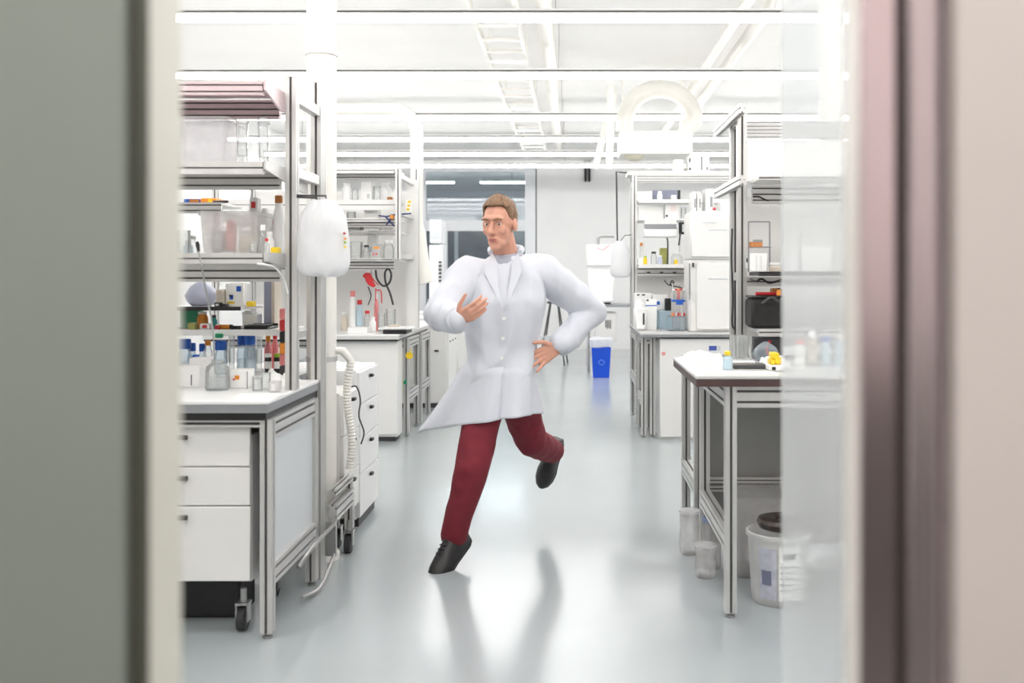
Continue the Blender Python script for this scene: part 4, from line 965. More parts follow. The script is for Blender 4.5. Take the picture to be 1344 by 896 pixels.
MB().box(X(892, 8.7), X(905, 8.7), 8.74, 8.79, Z(307, 8.7), Z(291, 8.7), .006).build('case', BLACK, t)
MB().box(X(896, 8.7), X(900, 8.7), 8.735, 8.74, Z(304, 8.7), Z(294, 8.7)).build('window', LAMG, t)
MB().tube([P(893, 305, 8.7), P(891, 322, 8.7)], .008, 6).build('lead', DARK, t)
G = 'things on the lower shelf of the second right rack'
row(G, 8.88, 1.44, [
    ('c', 838, 846, 8, PAPER, 'low white carton at the aisle end of the lower shelf, second right rack', -.03),
    ('c', 840, 847, 29, PAPER, 'upright white carton with orange corner, second right rack', .15, ((.0, .5, .85, 1, ORANGE),)),
    ('b', 847, 5, 11, YELLOW, LIME, 'tiny yellow bottle on the lower shelf of the second right rack', -.05),
    ('b', 858, 8, 17, GLASS, DARK, 'clear bottle with dark cap before the olive holder', -.02),
    ('b', 866, 7, 12, LILAC, WPLA, 'small lilac pot before the olive holder', -.05),
    ('c', 867, 876, 22, OLIVE, 'olive green holder on the lower shelf of the second right rack', .1),
    ('b', 888, 15, 16, TUB, WPLA, 'wide milky tub with white lid on the lower shelf, second right rack', .03),
    ('b', 887, 5, 8, YELLOW, WPLA, 'tiny yellow pot before the milky tub', -.07),
    ('c', 893, 898, 26, WPLA, 'slim white column beside the tall white boxes', .12)])
t = thing('lab_bottle_stand', 'grey hook stand above the lower shelf, second right rack', 'stand', (X(874, 8.95), 8.98, 1.44))
MB().tube(smooth_path([(X(876, 8.95), 8.93, 1.44), (X(876, 8.95), 8.93, 1.66), (X(873, 8.95), 8.93, 1.71)], 4), .007, 8).build('rod', DARK, t)
MB().box(X(874, 8.95), X(878, 8.95), 8.915, 8.945, 1.44, 1.447).build('base', DARK, t)
# worktop things
Wz = WR2
G = 'things on the second right worktop'
t = thing('jerrycan', 'white plastic jug with black handle slot on the second right worktop', 'jug', (X(840, 8.3), 8.3, Wz), G)
xj = X(840, 8.3); w_ = M_(16, 8.3) / 2
MB().box(xj - w_, xj + w_, 8.22, 8.42, Wz, Wz + .2, .02).build('body', WPLA, t)
MB().rings([[(xj + w_ * s * math.cos(a), 8.32 + .1 * s * math.sin(a), Wz + zz) for a in [2 * math.pi * i / 16 for i in range(16)]] for zz, s in ((.19, .95), (.225, .8), (.245, .5), (.26, .45))], True).build('shoulder', WPLA, t)
MB().box(xj + w_ * .35, xj + w_ * .62, 8.214, 8.222, Wz + .05, Wz + .15, .003).build('handle_slot', BLACK, t)
carton(847, 862, 8.35, Wz, 40, PAPER, 'white ribbed pack with blue stripe beside the jug', .14, group=G, prints=((.0, 1, .78, .81, BLUE), (.1, .3, .94, 1, DARK)))
carton(834, 855, 8.6, Wz, 46, WPLA, 'white instrument box behind the jug', .2, group=G, prints=((.1, .25, .93, .97, DARK), (.4, .6, .93, .97, DARK)))
carton(856, 876, 8.62, Wz + .16, 20, WPLA, 'white box with blue badge above the ribbed pack', .2, group=G, prints=((.15, .5, .35, .58, BLUE),)) 
carton(857, 875, 8.62, Wz, 23.2, PALEB, 'pale blue box under the box with blue badge', .2, group=G)
carton(873, 881, 8.5, Wz + .16, 16, BLACK, 'black speaker-like box beside the blue badge', .06, group=G)
carton(866, 882, 8.5, Wz, 23.8, PALEB, 'pale blue canister holding up the black box', .1, group=G)
t = thing('tube_rack', 'blue two-tier tube rack on the second right worktop', 'tube rack', (X(890, 8.3), 8.3, Wz), G)
x0, x1 = X(876, 8.25), X(899, 8.25)
MB().box(x0, x1, 8.2, 8.32, Wz, Wz + .115, .004).build('clear_base', GLASSB, t)
MB().box(x0 + .01, x1, 8.2, 8.32, Wz + .115, Wz + .125).build('lower_deck', TOPG, t)
MB().box(x0 + .035, x1, 8.22, 8.32, Wz + .245, Wz + .262, .003).build('upper_deck', BLUE, t)
MB().box(x0 + .07, x1 - .02, 8.214, 8.22, Wz + .22, Wz + .25, .003).build('front_plate', BLUE, t)
for x in (x0 + .045, x1 - .01): MB().tube([(x, 8.27, Wz + .125), (x, 8.27, Wz + .4)], .005, 6).build('upright', ALU, t)
for k in range(5):
    tb = MB().lathe([(.009, 0), (.012, .005), (.012, .075), (.013, .08)], (x0 + .055 + k * .021, 8.27, Wz + .262), 10).build('tube', (GLASS, BEIGE, PINKP, BEIGE, GLASS)[k], t)
    MB().lathe([(.013, .08), (.013, .092), (.010, .094)], (x0 + .055 + k * .021, 8.27, Wz + .262), 10).build('cap', (WPLA, RED, ORANGE, RED, WPLA)[k], tb)
for k in range(7):
    MB().lathe([(.008, 0), (.009, .004), (.009, .022), (.007, .026)], (x0 + .04 + k * .017, 8.24, Wz + .125), 8).build('vial', (ORANGE, PINKP, WPLA, RED, PINKP, WPLA, RED)[k], t)
carton(883, 893, 8.45, Wz + .0, 62, TUBC, 'tall clear box standing behind the tube rack', .1, group=G)
one('cable', MB().tube(smooth_path([P(872, 368, 8.55), P(878, 374, 8.42), P(884, 372, 8.42), P(882, 368, 8.42), P(880, 374, 8.42), P(888, 376, 8.42), P(896, 378, 8.42)], 5), .006, 8), BLACK, P(880, 374, 8.5), 'black cable tangled above the blue tube rack', 'cable')
# the two tall white boxes
for (py0, py1, lab, hb) in ((342, 437, 'tall white insulated box standing on the second right worktop', True), (275, 341, 'smaller white insulated box stacked on the tall one', False)):
    Yb = 8.0; za = Wz if hb else Wz + M_(95, Yb) + .002; zb_ = za + M_(95 if hb else 64, Yb)
    t = thing('insulated_box', lab, 'box', (X(934, Yb), 8.2, za), 'white insulated boxes on the second right worktop')
    MB().box(X(906, Yb), X(962, Yb), 8.03, 8.45, za, zb_, .012).build('body', LAM, t)
    d = MB().box(X(914, Yb) if hb else X(907, Yb), X(960, Yb), 8.005, 8.03, za + .02, zb_ - .03, .008).build('door', LAM, t)
    if hb:
        MB().box(X(909, Yb), X(911, Yb), 8.0, 8.03, zb_ - .06, zb_ - .025).build('latch', BLACK, t)
        MB().box(X(906, Yb) - .006, X(906, Yb), 8.02, 8.03, zb_ - .33, zb_ - .03).build('seal', DARK, t)
    else:
        MB().box(X(923, Yb), X(940, Yb), 7.998, 8.005, zb_ - .1, zb_ - .092).build('handle', LAMG, d)
    MB().box(X(930, Yb), X(955, Yb), 7.9985, 8.005, zb_ - .16, zb_ - .152, .002).build('crease', LAMG, d)
G = 'things on top of the white insulated boxes'
zt2 = Wz + M_(159, 8.0) + .002
for k, (p0, p1, h, m_, lab) in enumerate(((908, 914, 26, LAM, 'narrow white binder at the left on the insulated box'), (915, 920, 26, LAM, 'second narrow white binder on the insulated box'), (926, 937, 30, LAM, 'wide white binder with grey window on the insulated box'))):
    carton(p0, p1, 8.1, zt2, h, m_, lab, .2, group=G, name='binder', cat='binder', prints=((.55, .85, .2, .65, TOPG),))
t = thing('ball_stopper', 'small red ball stopper on the upper insulated box', 'stopper', (X(938, 8.05), 8.07, zt2), G)
MB().ell((X(938, 8.05), 8.07, zt2 + .02), (.014, .014, .014)).build('ball', mat('dusty_red', (206, 80, 96), .4), t)
MB().lathe([(.012, 0), (.006, .004), (.006, .012)], (X(938, 8.05), 8.07, zt2), 10).build('stem', WPLA, t)
carton(946, 961, 8.12, zt2, 12, PAPER, 'white pack lying at the right end of the insulated box', .2, group=G)
# box on the top of the second right rack
carton(903, 931, 9.05, 2.31, 21, PAPER, 'white carton with black marks on top of the second right rack', .2, prints=((.05, .12, .6, .85, DARK), (.05, .14, .1, .25, DARK), (.35, .42, .1, .9, LAMG), (.6, .68, .1, .95, TOPG), (.85, .95, .1, .3, TOPG)))
carton(885, 897, 9.1, 2.31, 17, PAPER, 'plain white carton on top of the second right rack', .18)
# hanging bag at the second right rack
t = thing('hanging_bag', 'small white plastic bag hanging from the second right rack', 'bag', (X(814, 9.0), 9.0, Z(364, 9.0)))
cx = X(814.5, 9.0); wb = M_(27, 9.0) / 2; zb, zt_ = Z(364, 9), Z(316, 9)
rs = [[(cx + wb * w_ * math.cos(a) * (1 + .08 * noise.noise(Vector((math.cos(a), math.sin(a), v * 4 + 5)))), 9.0 + wb * .6 * w_ * math.sin(a), zb + (zt_ - zb) * v) for a in [2 * math.pi * i / 24 for i in range(24)]] for v, w_ in prof_]
MB().rings(rs, True).build('bag', BAG, t)
MB().tube([(cx, 9.0, zt_), (cx + .04, 9.0, zt_ + .05), (.585, 9.0, zt_ + .06)], .004, 6).build('hook', DARK, t)
one('cable', MB().tube([(.53, 9.2, 2.316), (.47, 9.3, 2.33), P(809, 225, 9.35), P(809.5, 262, 9.35), P(810, 300, 9.35), P(811, 340, 9.35)], .008, 6), DARK, P(809, 262, 9.35), 'dark cable hanging beside the second right rack', 'cable')

# ---- nearest right rack
G = 'things on the black shelf of the nearest right rack'
z = 1.362
t = thing('wire_frame', 'open metal frame holding an orange box on the black right shelf', 'frame', (X(1000, 4.5), 4.55, z), G)
x0, x1 = X(984, 4.52), X(1012, 4.52)
zz0, zz1 = z, Z(290, 4.5)
for a, b in (((x0, zz0), (x0, zz1)), ((x1, zz0), (x1, zz1)), ((x0, zz1), (x1, zz1)), ((x0, zz1 - .12), (x1, zz1 - .12))): MB().tube([(a[0], 4.55, a[1]), (b[0], 4.55, b[1])], .0035, 6).build('bar', TOPG, t)
MB().box(x0, x1, 4.5, 4.6, Z(324, 4.5) - .003, Z(324, 4.5)).build('tray', GLASS, t)
carton(985, 1001, 4.52, Z(324, 4.5), 7, mat('orange_card', (196, 128, 74), .6, var=.1), 'flat orange box in the metal frame, nearest right rack', .06, group=G, prints=((.2, 1, .95, 1.4, TOPG),))
carton(986, 1007, 4.5, z, 24, PAPER, 'white carton below the orange box, nearest right rack', .04, group=G, prints=((.3, .33, .1, .9, LAMG), (.6, .63, .1, .9, LAMG)))
bottle(1018, 4.5, z, 17, 12, BEIGE, WPLA, 'low cream pot at the glass end of the black shelf', cf=.3, cw=.9, group=G)
bottle(1040, 4.5, z, 16, 30, WPLA, WPLA, 'white jar behind the glass screen on the black shelf', group=G)
carton(1052, 1090, 4.5, z, 34, PAPER, 'big white carton behind the glass screen on the black shelf', .14, group=G)
G = 'things in the dark compartment of the nearest right rack'
z = 1.10
t = thing('black_case', 'black soft case in the dark compartment of the nearest right rack', 'case', (X(1010, 4.5), 4.5, z), G)
MB().box(X(987, 4.45), X(1032, 4.45), 4.46, 4.64, z, z + .14, .015).build('body', mat('black_cloth', (36, 35, 36), .8, var=.3, bump=.4, scale=18), t)
MB().box(X(987, 4.45) + .003, X(1032, 4.45) - .003, 4.463, 4.637, z + .14, z + .152, .004).build('lid', BLACK, t)
MB().tube(smooth_path([P(1000, 398, 4.44), P(1012, 390, 4.43), P(1022, 396, 4.44)], 4), .006, 6).build('strap', DARK, t)
stick(1008, 4.52, z + .152, .12, .008, RED, RED, 'red handled tool on the black soft case', .2, 'hand_tool', 'tool', G)
carton(1014, 1027, 4.55, z + .152, 9, AMBER, 'amber pack on the black soft case', .06, group=G)
bottle(1022, 4.48, z + .152, 6, 10, ORANGE, BLACK, 'small orange pot on the black soft case', group=G)
one('cable', MB().tube(smooth_path([P(985, 366, 4.55), P(992, 369, 4.5), P(1000, 366, 4.5), P(1010, 371, 4.5), P(1026, 367, 4.5)], 5), .005, 8), BLACK, P(1000, 367, 4.5), 'black cable strung in the dark compartment of the right rack', 'cable')
one('cable', MB().tube(smooth_path([P(988, 258, 4.66), P(996, 258, 4.66), P(1004, 262, 4.66), P(1009, 263, 4.66)], 5), .004, 8), BLACK, P(996, 258, 4.66), 'short black cable on the beam of the nearest right rack', 'cable')
one('cable', MB().tube(smooth_path([P(961, 300, 4.85), P(960, 340, 4.85), P(962, 390, 4.85), P(961, 425, 4.85), P(966, 432, 4.85)], 5), .005, 8), DARK, P(961, 340, 4.85), 'thin dark cable running down the post of the nearest right rack', 'cable')
t = thing('post_switch', 'small white switch box on the post of the nearest right rack', 'switch', (X(990, 4.66), 4.66, 1.35))
MB().box(X(979, 4.66), X(991, 4.66), 4.655, 4.675, Z(352, 4.66), Z(339, 4.66), .003).build('case', WPLA, t)
MB().box(X(979, 4.66), X(982, 4.66), 4.648, 4.655, Z(344, 4.66), Z(339, 4.66), .001).build('button', DARK, t)
# ---- nearest right worktop
W = RT
G = 'things on the nearest right worktop'
sheet('wipes', 'crumpled white paper bag at the aisle corner of the right worktop', 'paper', X(922, 4.35), 4.36, W, .2, .26, PAPER, .035, seed=5, n=18, group=G)
bottle(955, 4.02, W, 13, 24, PALEB, YELLOW, 'small bottle with yellow cap and blue ring on the right worktop', cf=.22, group=G)
t = thing('test_tube_stand', 'clear glass tubes standing in a white tray on the right worktop', 'test tubes', (X(972, 4.3), 4.3, W), G)
MB().box(X(958, 4.3), X(988, 4.3), 4.24, 4.38, W, W + .016, .004).build('tray', WPLA, t)
for k in range(9):
    xx = X(961.5 + (k % 5) * 5.4, 4.3); yy = 4.275 + (k // 5) * .06
    MB().lathe([(.005, 0), (.0085, .006), (.0085, .105), (.0095, .108), (.0075, .106), (.0075, .01), (0, .006)], (xx, yy, W + .016), 10).build('tube', GLASS, t)
blob_bag('plastic_bag', 'clear plastic bag on the right worktop beside the glass tubes', (X(1005, 4.4), 4.4, W), .06, .06, .09, GLASSB, 8, G)
sheet('wipes', 'white folded cloth in front of the plastic bag on the right worktop', 'cloth', X(1016, 4.22), 4.22, W, .115, .12, PAPER, .04, seed=9, group=G)
carton(963, 1009, 4.04, W, 5, DARK, 'flat dark tray on the right worktop', .12, group=G)
t = thing('glove_pack', 'yellow and black pack at the glass end of the right worktop', 'pack', (X(1018, 3.95), 3.98, W), G)
MB().box(X(1011, 3.93), X(1032, 3.93), 3.93, 4.03, W, W + .026, .006).build('body', WPLA, t)
for k, (a, b_, c, d_) in enumerate(((1012, 1019, .026, .05), (1019, 1027, .026, .058), (1014, 1024, .058, .075))): MB().box(X(a, 3.93), X(b_, 3.93), 3.945, 4.01, W + c - (.008 if k == 2 else 0), W + d_, .004).build('tab', YELLOW, t)
MB().box(X(1013, 3.93), X(1018, 3.93), 3.927, 3.93, W + .006, W + .02).build('print', BLACK, t)
sheet('sheet', 'flat white sheet along the front of the right worktop', 'sheet', X(972, 3.86), 3.86, W, .28, .085, PAPER, .004, seed=1, group=G)
t = thing('paper_roll', 'red handled dark tool standing behind the plastic bag', 'tool', (X(1008, 4.55), 4.52, W), G)
MB().box(X(990, 4.5), X(1030, 4.5), 4.53, 4.6, W, W + .1, .006).build('block', DARK, t)
MB().tube(smooth_path([P(1008, 466, 4.5), P(1007, 456, 4.5), P(1011, 447, 4.5)], 4), .008, 8).build('handle', RED, t)
# behind the glass screen: pots on the worktop
for k, (px, h, m_, cp, lab) in enumerate(((1050, 34, PAPER, PINKP, 'white pot with pink lid behind the glass screen'), (1066, 44, BEIGE, WPLA, 'beige jar behind the glass screen'), (1084, 38, PALEB, BLUE, 'pale blue jar with blue lid behind the glass screen'), (1102, 40, PALEB, WPLA, 'pale blue jar with white lid behind the glass screen'))):
    bottle(px, 4.2, W, 14, h, m_, cp, lab, group='jars behind the glass screen', cf=.18, cw=.8)
# ---- below the nearest right worktop
t = thing('bucket', 'white plastic bucket with printed label and dark bowl on top', 'bucket', (.86, 4.02, 0))
MB().lathe([(.105, 0), (.11, .008), (.125, .27), (.133, .272), (.133, .288), (.125, .29), (.12, .28), (.105, .012), (0, .01)], (.86, 4.02, 0), 32).build('body', clear('bucket_plastic', (252, 252, 252), veil=.75, rim=.2, rough=.3), t)
ring2 = lambda r_, a0, a1, z: [(.86 + r_ * math.cos(a), 4.02 + r_ * math.sin(a), z) for a in [a0 + (a1 - a0) * i / 8 for i in range(9)]]
def patch(a0, a1, z0, z1, m_, nm, dr=.0015):
    ra, rb_ = .11 + .0556 * (z0 - .008) + dr, .11 + .0556 * (z1 - .008) + dr
    v = ring2(ra, a0, a1, z0) + ring2(rb_, a0, a1, z1); MB().add(v, [(i, i + 1, i + 10, i + 9) for i in range(8)], True).build(nm, m_, t)
A = -math.pi / 2
patch(A - .9, A - .28, .03, .24, mat('bucket_label', (196, 198, 212), .5, var=.15, scale=30), 'label_panel')
patch(A - .2, A + .6, .03, .25, PAPER, 'label_panel')
patch(A - .05, A + .4, .2, .225, DARK, 'print', .003)
for k in range(5): patch(A - .15, A + .5 - .1 * (k % 2), .07 + k * .024, .076 + k * .024, TOPG, 'print', .003)
patch(A - .8, A - .45, .09, .15, mat('label_slate', (120, 124, 150), .5), 'print', .003)
t = thing('bowl', 'dark brown bowl resting on the white bucket', 'bowl', (.87, 4.02, .29))
MB().lathe([(.06, .0), (.09, .012), (.1, .035), (.092, .05), (.07, .056), (.02, .052), (0, .052)], (.87, 4.02, .29), 28).build('shell', mat('dark_brown_bowl', (62, 52, 48), .25, var=.2), t)
MB().lathe([(.018, .052), (.02, .062), (.008, .066)], (.87, 4.02, .29), 16).build('knob', BROWN, t)
tub(966, 1050, 4.28, 0, 108, TUBC, 'large clear grey plastic tub behind the bucket', .28, lid=True)
for k, (px, py, w_, h, lab) in enumerate(((905, 742, 27, 58, 'clear plastic canister nearest the aisle under the right bench'), (934, 748, 25, 66, 'clear plastic canister with blue lid under the right bench'), (926, 752, 28, 44, 'small crumpled clear canister in front of the other two'))):
    Yc = (4.68, 4.455, 4.32)[k]
    x = X(px, Yc); r = M_(w_, Yc) / 2; H = M_(h, Yc)
    t = thing('canister', lab, 'canister', (x, Yc, 0), 'clear canisters under the right bench')
    rs = [[(x + r * s * math.cos(a) * (1 + .09 * noise.noise(Vector((math.cos(a) * 2, math.sin(a) * 2, v * 4 + k * 7)))), Yc + r * s * math.sin(a), H * v) for a in [2 * math.pi * i / 24 for i in range(24)]] for v, s in ((0, .75), (.04, .9), (.2, 1), (.5, .95), (.62, .85), (.75, .95), (.88, 1), (.93, .98))]
    MB().rings(rs, True).build('body', TUBC, t)
    MB().lathe([(r * 1.02, H * .93), (r * 1.04, H * .95), (r * 1.04, H * .99), (r * .9, H)], (x, Yc, 0), 20).build('lid', (TUB, mat('blue_grey_lid', (120, 136, 170), .4), TUB)[k], t)
# ------------------------------------------------------------------ the running person
SKIN = mat('skin', (214, 158, 136), .5, var=.05, scale=25, bump=.04)
HAIR = mat('hair', (128, 98, 74), .6, var=.3, scale=60, bump=.6, stretch=(1, 1, .4))
COAT = mat('lab_coat_cloth', (216, 219, 228), .8, var=.012, scale=7, bump=.55, stretch=(1.6, 1.6, .6))
TROU = mat('maroon_trousers', (124, 34, 48), .8, var=.08, scale=20, bump=.1)
SHOE = mat('black_shoe', (38, 36, 38), .45, var=.15, scale=20)
SHIRT = mat('grey_shirt', (168, 172, 184), .8, var=.03, scale=30)
def remesh(mb, name, m, parent, vox, smooth=5, wrinkle=0., wscale=6., seed=0, freq=(1, 1, 1)):
    base = Vector(ORG[parent.name])
    me = bpy.data.meshes.new(name)
    bm = bmesh.new()
    me.from_pydata([tuple(Vector(v) - base) for v in mb.v], [], mb.f)
    bm.from_mesh(me); bmesh.ops.remove_doubles(bm, verts=bm.verts, dist=1e-5); bmesh.ops.recalc_face_normals(bm, faces=bm.faces); bm.to_mesh(me); bm.free()
    tmp = bpy.data.objects.new(name, me); col.objects.link(tmp)
    md = tmp.modifiers.new('r', 'REMESH'); md.mode = 'VOXEL'; md.voxel_size = vox
    sm = tmp.modifiers.new('s', 'SMOOTH'); sm.factor = .5; sm.iterations = smooth
    dg = bpy.context.evaluated_depsgraph_get()
    out = bpy.data.meshes.new_from_object(tmp.evaluated_get(dg))
    bpy.data.objects.remove(tmp); out.name = name
    out.materials.clear(); out.materials.append(m)
    if wrinkle:
        ns = [v.normal.copy() for v in out.vertices]
        for v, n in zip(out.vertices, ns):
            c = v.co
            a = noise.noise(Vector((c.x * wscale * freq[0] + seed, c.y * wscale * freq[1], c.z * wscale * freq[2])))
            b = noise.noise(Vector((c.x * wscale * 2.3 * freq[0] + seed, c.y * wscale * 2.3, c.z * wscale * 2.3 * freq[2] + 5)))
            v.co = c + n * wrinkle * ((1 - 2 * abs(a)) + .4 * b)
    for p in out.polygons: p.use_smooth = True
    o = bpy.data.objects.new(name, out); col.objects.link(o); o.parent = parent; ORG[o.name] = tuple(base)
    return o
DY = .27            # the person stands this much deeper than the first estimate
P0 = P
def P(px, py, Y): return P0(px, py, Y + DY)
Yp = 4.32 + DY
man = thing('person', 'running person in white lab coat, maroon trousers and black shoes', 'person', (X(600, 4.45), 4.45, 0))
neck = P(664, 334, 4.30); chest = P(664, 385, 4.31); waist = P(658, 452, 4.33); pelv = P(655, 500, 4.34)
shL = P(714, 357, 4.36); elL = P(776, 408, 4.52); wrL = P(733, 456, 4.34)
shR = P(613, 360, 4.26); elR = P(576, 412, 4.12); wrR = P(601, 419, 3.98)
hipL = P(674, 505, 4.36); knL = P(697, 578, 4.60); anL = P(725, 592, 4.97)
hipR = P(642, 505, 4.32); knR = P(620, 612, 4.17); anR = P(596, 700, 4.24)
# head frame: facing the camera, turned a little to the left of the picture and down
fw = Vector((-.34, -.92, -.16)).normalized(); rt = fw.cross(Vector((0, 0, 1))).normalized(); up = rt.cross(fw).normalized()
fr = (rt, fw, up); Hc = P(656, 294, 4.22)
hp = lambda a, b, c: Hc + rt * a + fw * b + up * c
body = MB()
body.ell(hp(0, -.012, .028), (.073, .094, .092), fr)
body.ell(hp(0, .020, -.030), (.058, .066, .076), fr); body.ell(hp(0, .038, -.075), (.045, .045, .04), fr)
body.ell(hp(0, .058, -.098), (.028, .028, .022), fr)
body.ell(hp(0, .074, .034), (.056, .018, .016), fr)
for s in (-1, 1):
    body.ell(hp(.037 * s, .060, -.022), (.022, .02, .022), fr)
    body.ell(hp(.076 * s, -.004, -.006), (.010, .021, .032), fr)
for s in (-1, 1):
    body.ell(hp(.031 * s, .070, .018), (.018, .012, .008), fr); body.ell(hp(.031 * s, .069, -.002), (.017, .010, .007), fr)
body.capsule(hp(0, .086, .014), hp(0, .108, -.026), .008, .014, 10)
body.ell(hp(0, .098, -.032), (.018, .012, .009), fr)
body.ell(hp(0, .078, -.064), (.028, .016, .016), fr)
body.capsule(hp(0, -.02, -.06), neck + Vector((0, .01, -.02)), .055, .062)
body.capsule(neck + Vector((0, 0, -.04)), chest, .085, .12, flat=((0, 1, 0), .75)).capsule(chest, waist, .13, .115, flat=((0, 1, 0), .75)).capsule(waist, pelv, .12, .13, flat=((0, 1, 0), .8))
for a, b, c in ((shL, elL, wrL), (shR, elR, wrR)):
    body.capsule(chest.lerp(neck, .3), a, .06, .05).capsule(a, b, .048, .04).capsule(b, c, .04, .028)
for a, b, c in ((hipL, knL, anL), (hipR, knR, anR)):
    body.capsule(pelv, a, .1, .09).capsule(a, b, .075, .052).capsule(b, c, .05, .036)
def hand(mb, w, d, across, curl, spread, thumb=1, k=1.0):
    """palm and five fingers; d = direction of the hand, across = towards the little finger"""
    d = d.normalized(); across = (across - d * across.dot(d)).normalized(); nrm = d.cross(across).normalized() * thumb
    for i, (off, kl) in enumerate(((-.030, .084), (-.010, .088), (.010, .084), (.028, .076))):
        a = w + across * off * .55 * k + d * .012; b = w + across * off * k + d * kl * k
        mb.capsule(a, b, .0145 * k, .012 * k, 10)
        seg = ((.042, .027, .021), (.046, .03, .022), (.042, .028, .021), (.034, .022, .018))[i]
        dirv = (d + across * off * spread).normalized(); p = b; ang = 0
        for j, L in enumerate(seg):
            ang = curl[j]; dirv = (dirv * math.cos(ang) + nrm * math.sin(ang)).normalized(); q = p + dirv * L * k
            mb.capsule(p, q, (.0098 - .0008 * j) * k, (.0092 - .001 * j) * k, 10); p = q
    a = w - across * .018 * k + d * .02 * k; t1 = (d * .62 - across * .75 + nrm * .2).normalized(); b = a + t1 * .05 * k
    mb.capsule(a, b, .015 * k, .0115 * k, 10); t2 = (d * .85 - across * .45 + nrm * .3).normalized(); c = b + t2 * .033 * k
    mb.capsule(b, c, .011 * k, .0095 * k, 10); mb.capsule(c, c + (t2 + nrm * .25).normalized() * .024 * k, .0095 * k, .008 * k, 10)
    mb.capsule(w - d * .05 * k, w + d * .02 * k, .026 * k, .024 * k, 12, flat=(nrm, .75))
hand(body, wrL, P(699, 474, 4.31) - wrL, Vector((.45, .15, -.9)), (.25, .3, .2), 9, 1, 1.05)
hand(body, wrR, P(626, 407, 3.92) - wrR, Vector((.2, .55, -1)), (.45, .6, .5), 1.5, 1, .95)
bd = remesh(body, 'body', SKIN, man, .0042, 3)
for s in (-1, 1):
    e = MB().ell(hp(.031 * s, .074, .009), (.0115, .0085, .0062), fr, 12, 8).build('eye', mat('eye_white', (232, 228, 224), .2), man)
    MB().ell(hp(.031 * s - .002, .0805, .0085), (.005, .003, .005), fr, 10, 8).build('iris', mat('iris', (70, 64, 60), .2), e)
    MB().tube(smooth_path([hp((.031 - .02) * s, .092, .028), hp(.031 * s, .0925, .034), hp((.031 + .02) * s, .083, .028)], 4), [.003, .0036, .004, .004, .004, .0036, .0033, .003, .0025], 6).build('eyebrow', HAIR, man)
MB().ell(hp(0, .0925, -.0605), (.021, .0045, .0042), fr, 14, 8).ell(hp(0, .092, -.068), (.018, .0045, .0045), fr, 14, 8).build('lips', mat('lips', (178, 108, 100), .45), man)
# hair: a cropped cap with a forehead hairline
vs = []; fs = []; n1, n2 = 40, 20
keep = {}
for j in range(n2 + 1):
    th = math.pi / 2 - j / n2 * (math.pi * .72)
    for i in range(n1):
        a = 2 * math.pi * i / n1; front = math.sin(a)          # +1 towards the face
        kn = ((-1, -.75), (-.05, -.7), (.12, -.2), (.42, -.02), (.6, .48), (.75, .6), (1.01, .64)); lim = .07 * noise.noise(Vector((a * 3.5, 2, 1))) + next(l0 + (l1 - l0) * (front - f0) / (f1 - f0) for (f0, l0), (f1, l1) in zip(kn, kn[1:]) if front <= f1)
        t_ = max(th, math.asin(max(-.98, min(.98, lim))) * 1.0) if True else th
        bump_ = .007 * noise.noise(Vector((math.cos(a) * 7, math.sin(a) * 7, j * .35))) + .010 * max(0, math.sin(t_)) + (.006 if front > .2 and math.sin(t_) > .5 else 0)
        edge = .0 if t_ == th else -.006
        r1_, r2_, r3_ = .0765 + bump_ + edge, .098 + bump_ + edge, .096 + bump_ + edge
        vs.append(hp(r1_ * math.cos(t_) * math.cos(a), -.012 + r2_ * math.cos(t_) * math.sin(a), .028 + r3_ * math.sin(t_)))
for j in range(n2):
    for i in range(n1):
        k = (i + 1) % n1; fs.append((j * n1 + i, j * n1 + k, (j + 1) * n1 + k, (j + 1) * n1 + i))
MB().add(vs, fs, True).build('hair', HAIR, man)
# shirt at the neckline
sh = MB(); sh.capsule(neck + Vector((0, .012, .0)), neck + Vector((.0, -.012, -.06)), .068, .1, flat=((0, 1, 0), .85)); sh.ell(neck + Vector((-.003, -.05, -.075)), (.07, .05, .07))
remesh(sh, 'shirt', SHIRT, man, .007, 3)
# coat: torso, shoulders and sleeves as one cloth volume
ct = MB()
def ering(c, rx, ry, yaw=0., n=28):
    c = Vector(c); ca, sa = math.cos(yaw), math.sin(yaw)
    o = []
    for i in range(n):
        a = 2 * math.pi * i / n; ex = .8
        u = math.copysign(abs(math.cos(a)) ** ex, math.cos(a)) * rx; v = math.copysign(abs(math.sin(a)) ** ex, math.sin(a)) * ry
        o.append(c + Vector((u * ca - v * sa, u * sa + v * ca, 0)))
    return o
ct.rings([ering(P(664, 340, 4.31), .088, .08, .28), ering(P(664, 348, 4.315), .14, .098, .28), ering(P(663, 366, 4.315), .175, .122, .28), ering(P(662, 395, 4.31), .182, .138, .25), ering(P(660, 430, 4.32), .165, .134, .2),
          ering(P(657, 458, 4.33), .150, .13, .15), ering(P(654, 490, 4.335), .158, .14, .12), ering(P(652, 512, 4.335), .162, .145, .1)])
for a, b, c, k in ((shL, elL, wrL, 1), (shR, elR, wrR, 1)):
    ct.capsule(P(664, 362, 4.31), a, .08, .078); ct.capsule(a, b, .080, .066); ct.capsule(b, b.lerp(c, .88), .066, .054)
coat = remesh(ct, 'lab_coat', COAT, man, .009, 6, .017, 6.5, 3, (1.35, 1.2, .6))
for c0, e0 in ((wrL, elL), (wrR, elR)):
    d_ = (c0 - e0).normalized(); p = c0 - d_ * .015
    MB().tube([p - d_ * .03, p - d_ * .02, p + d_ * .012, p + d_ * .012, p - d_ * .004], [.054, .056, .053, .046, .044], 20, False).build('cuff', COAT, coat)
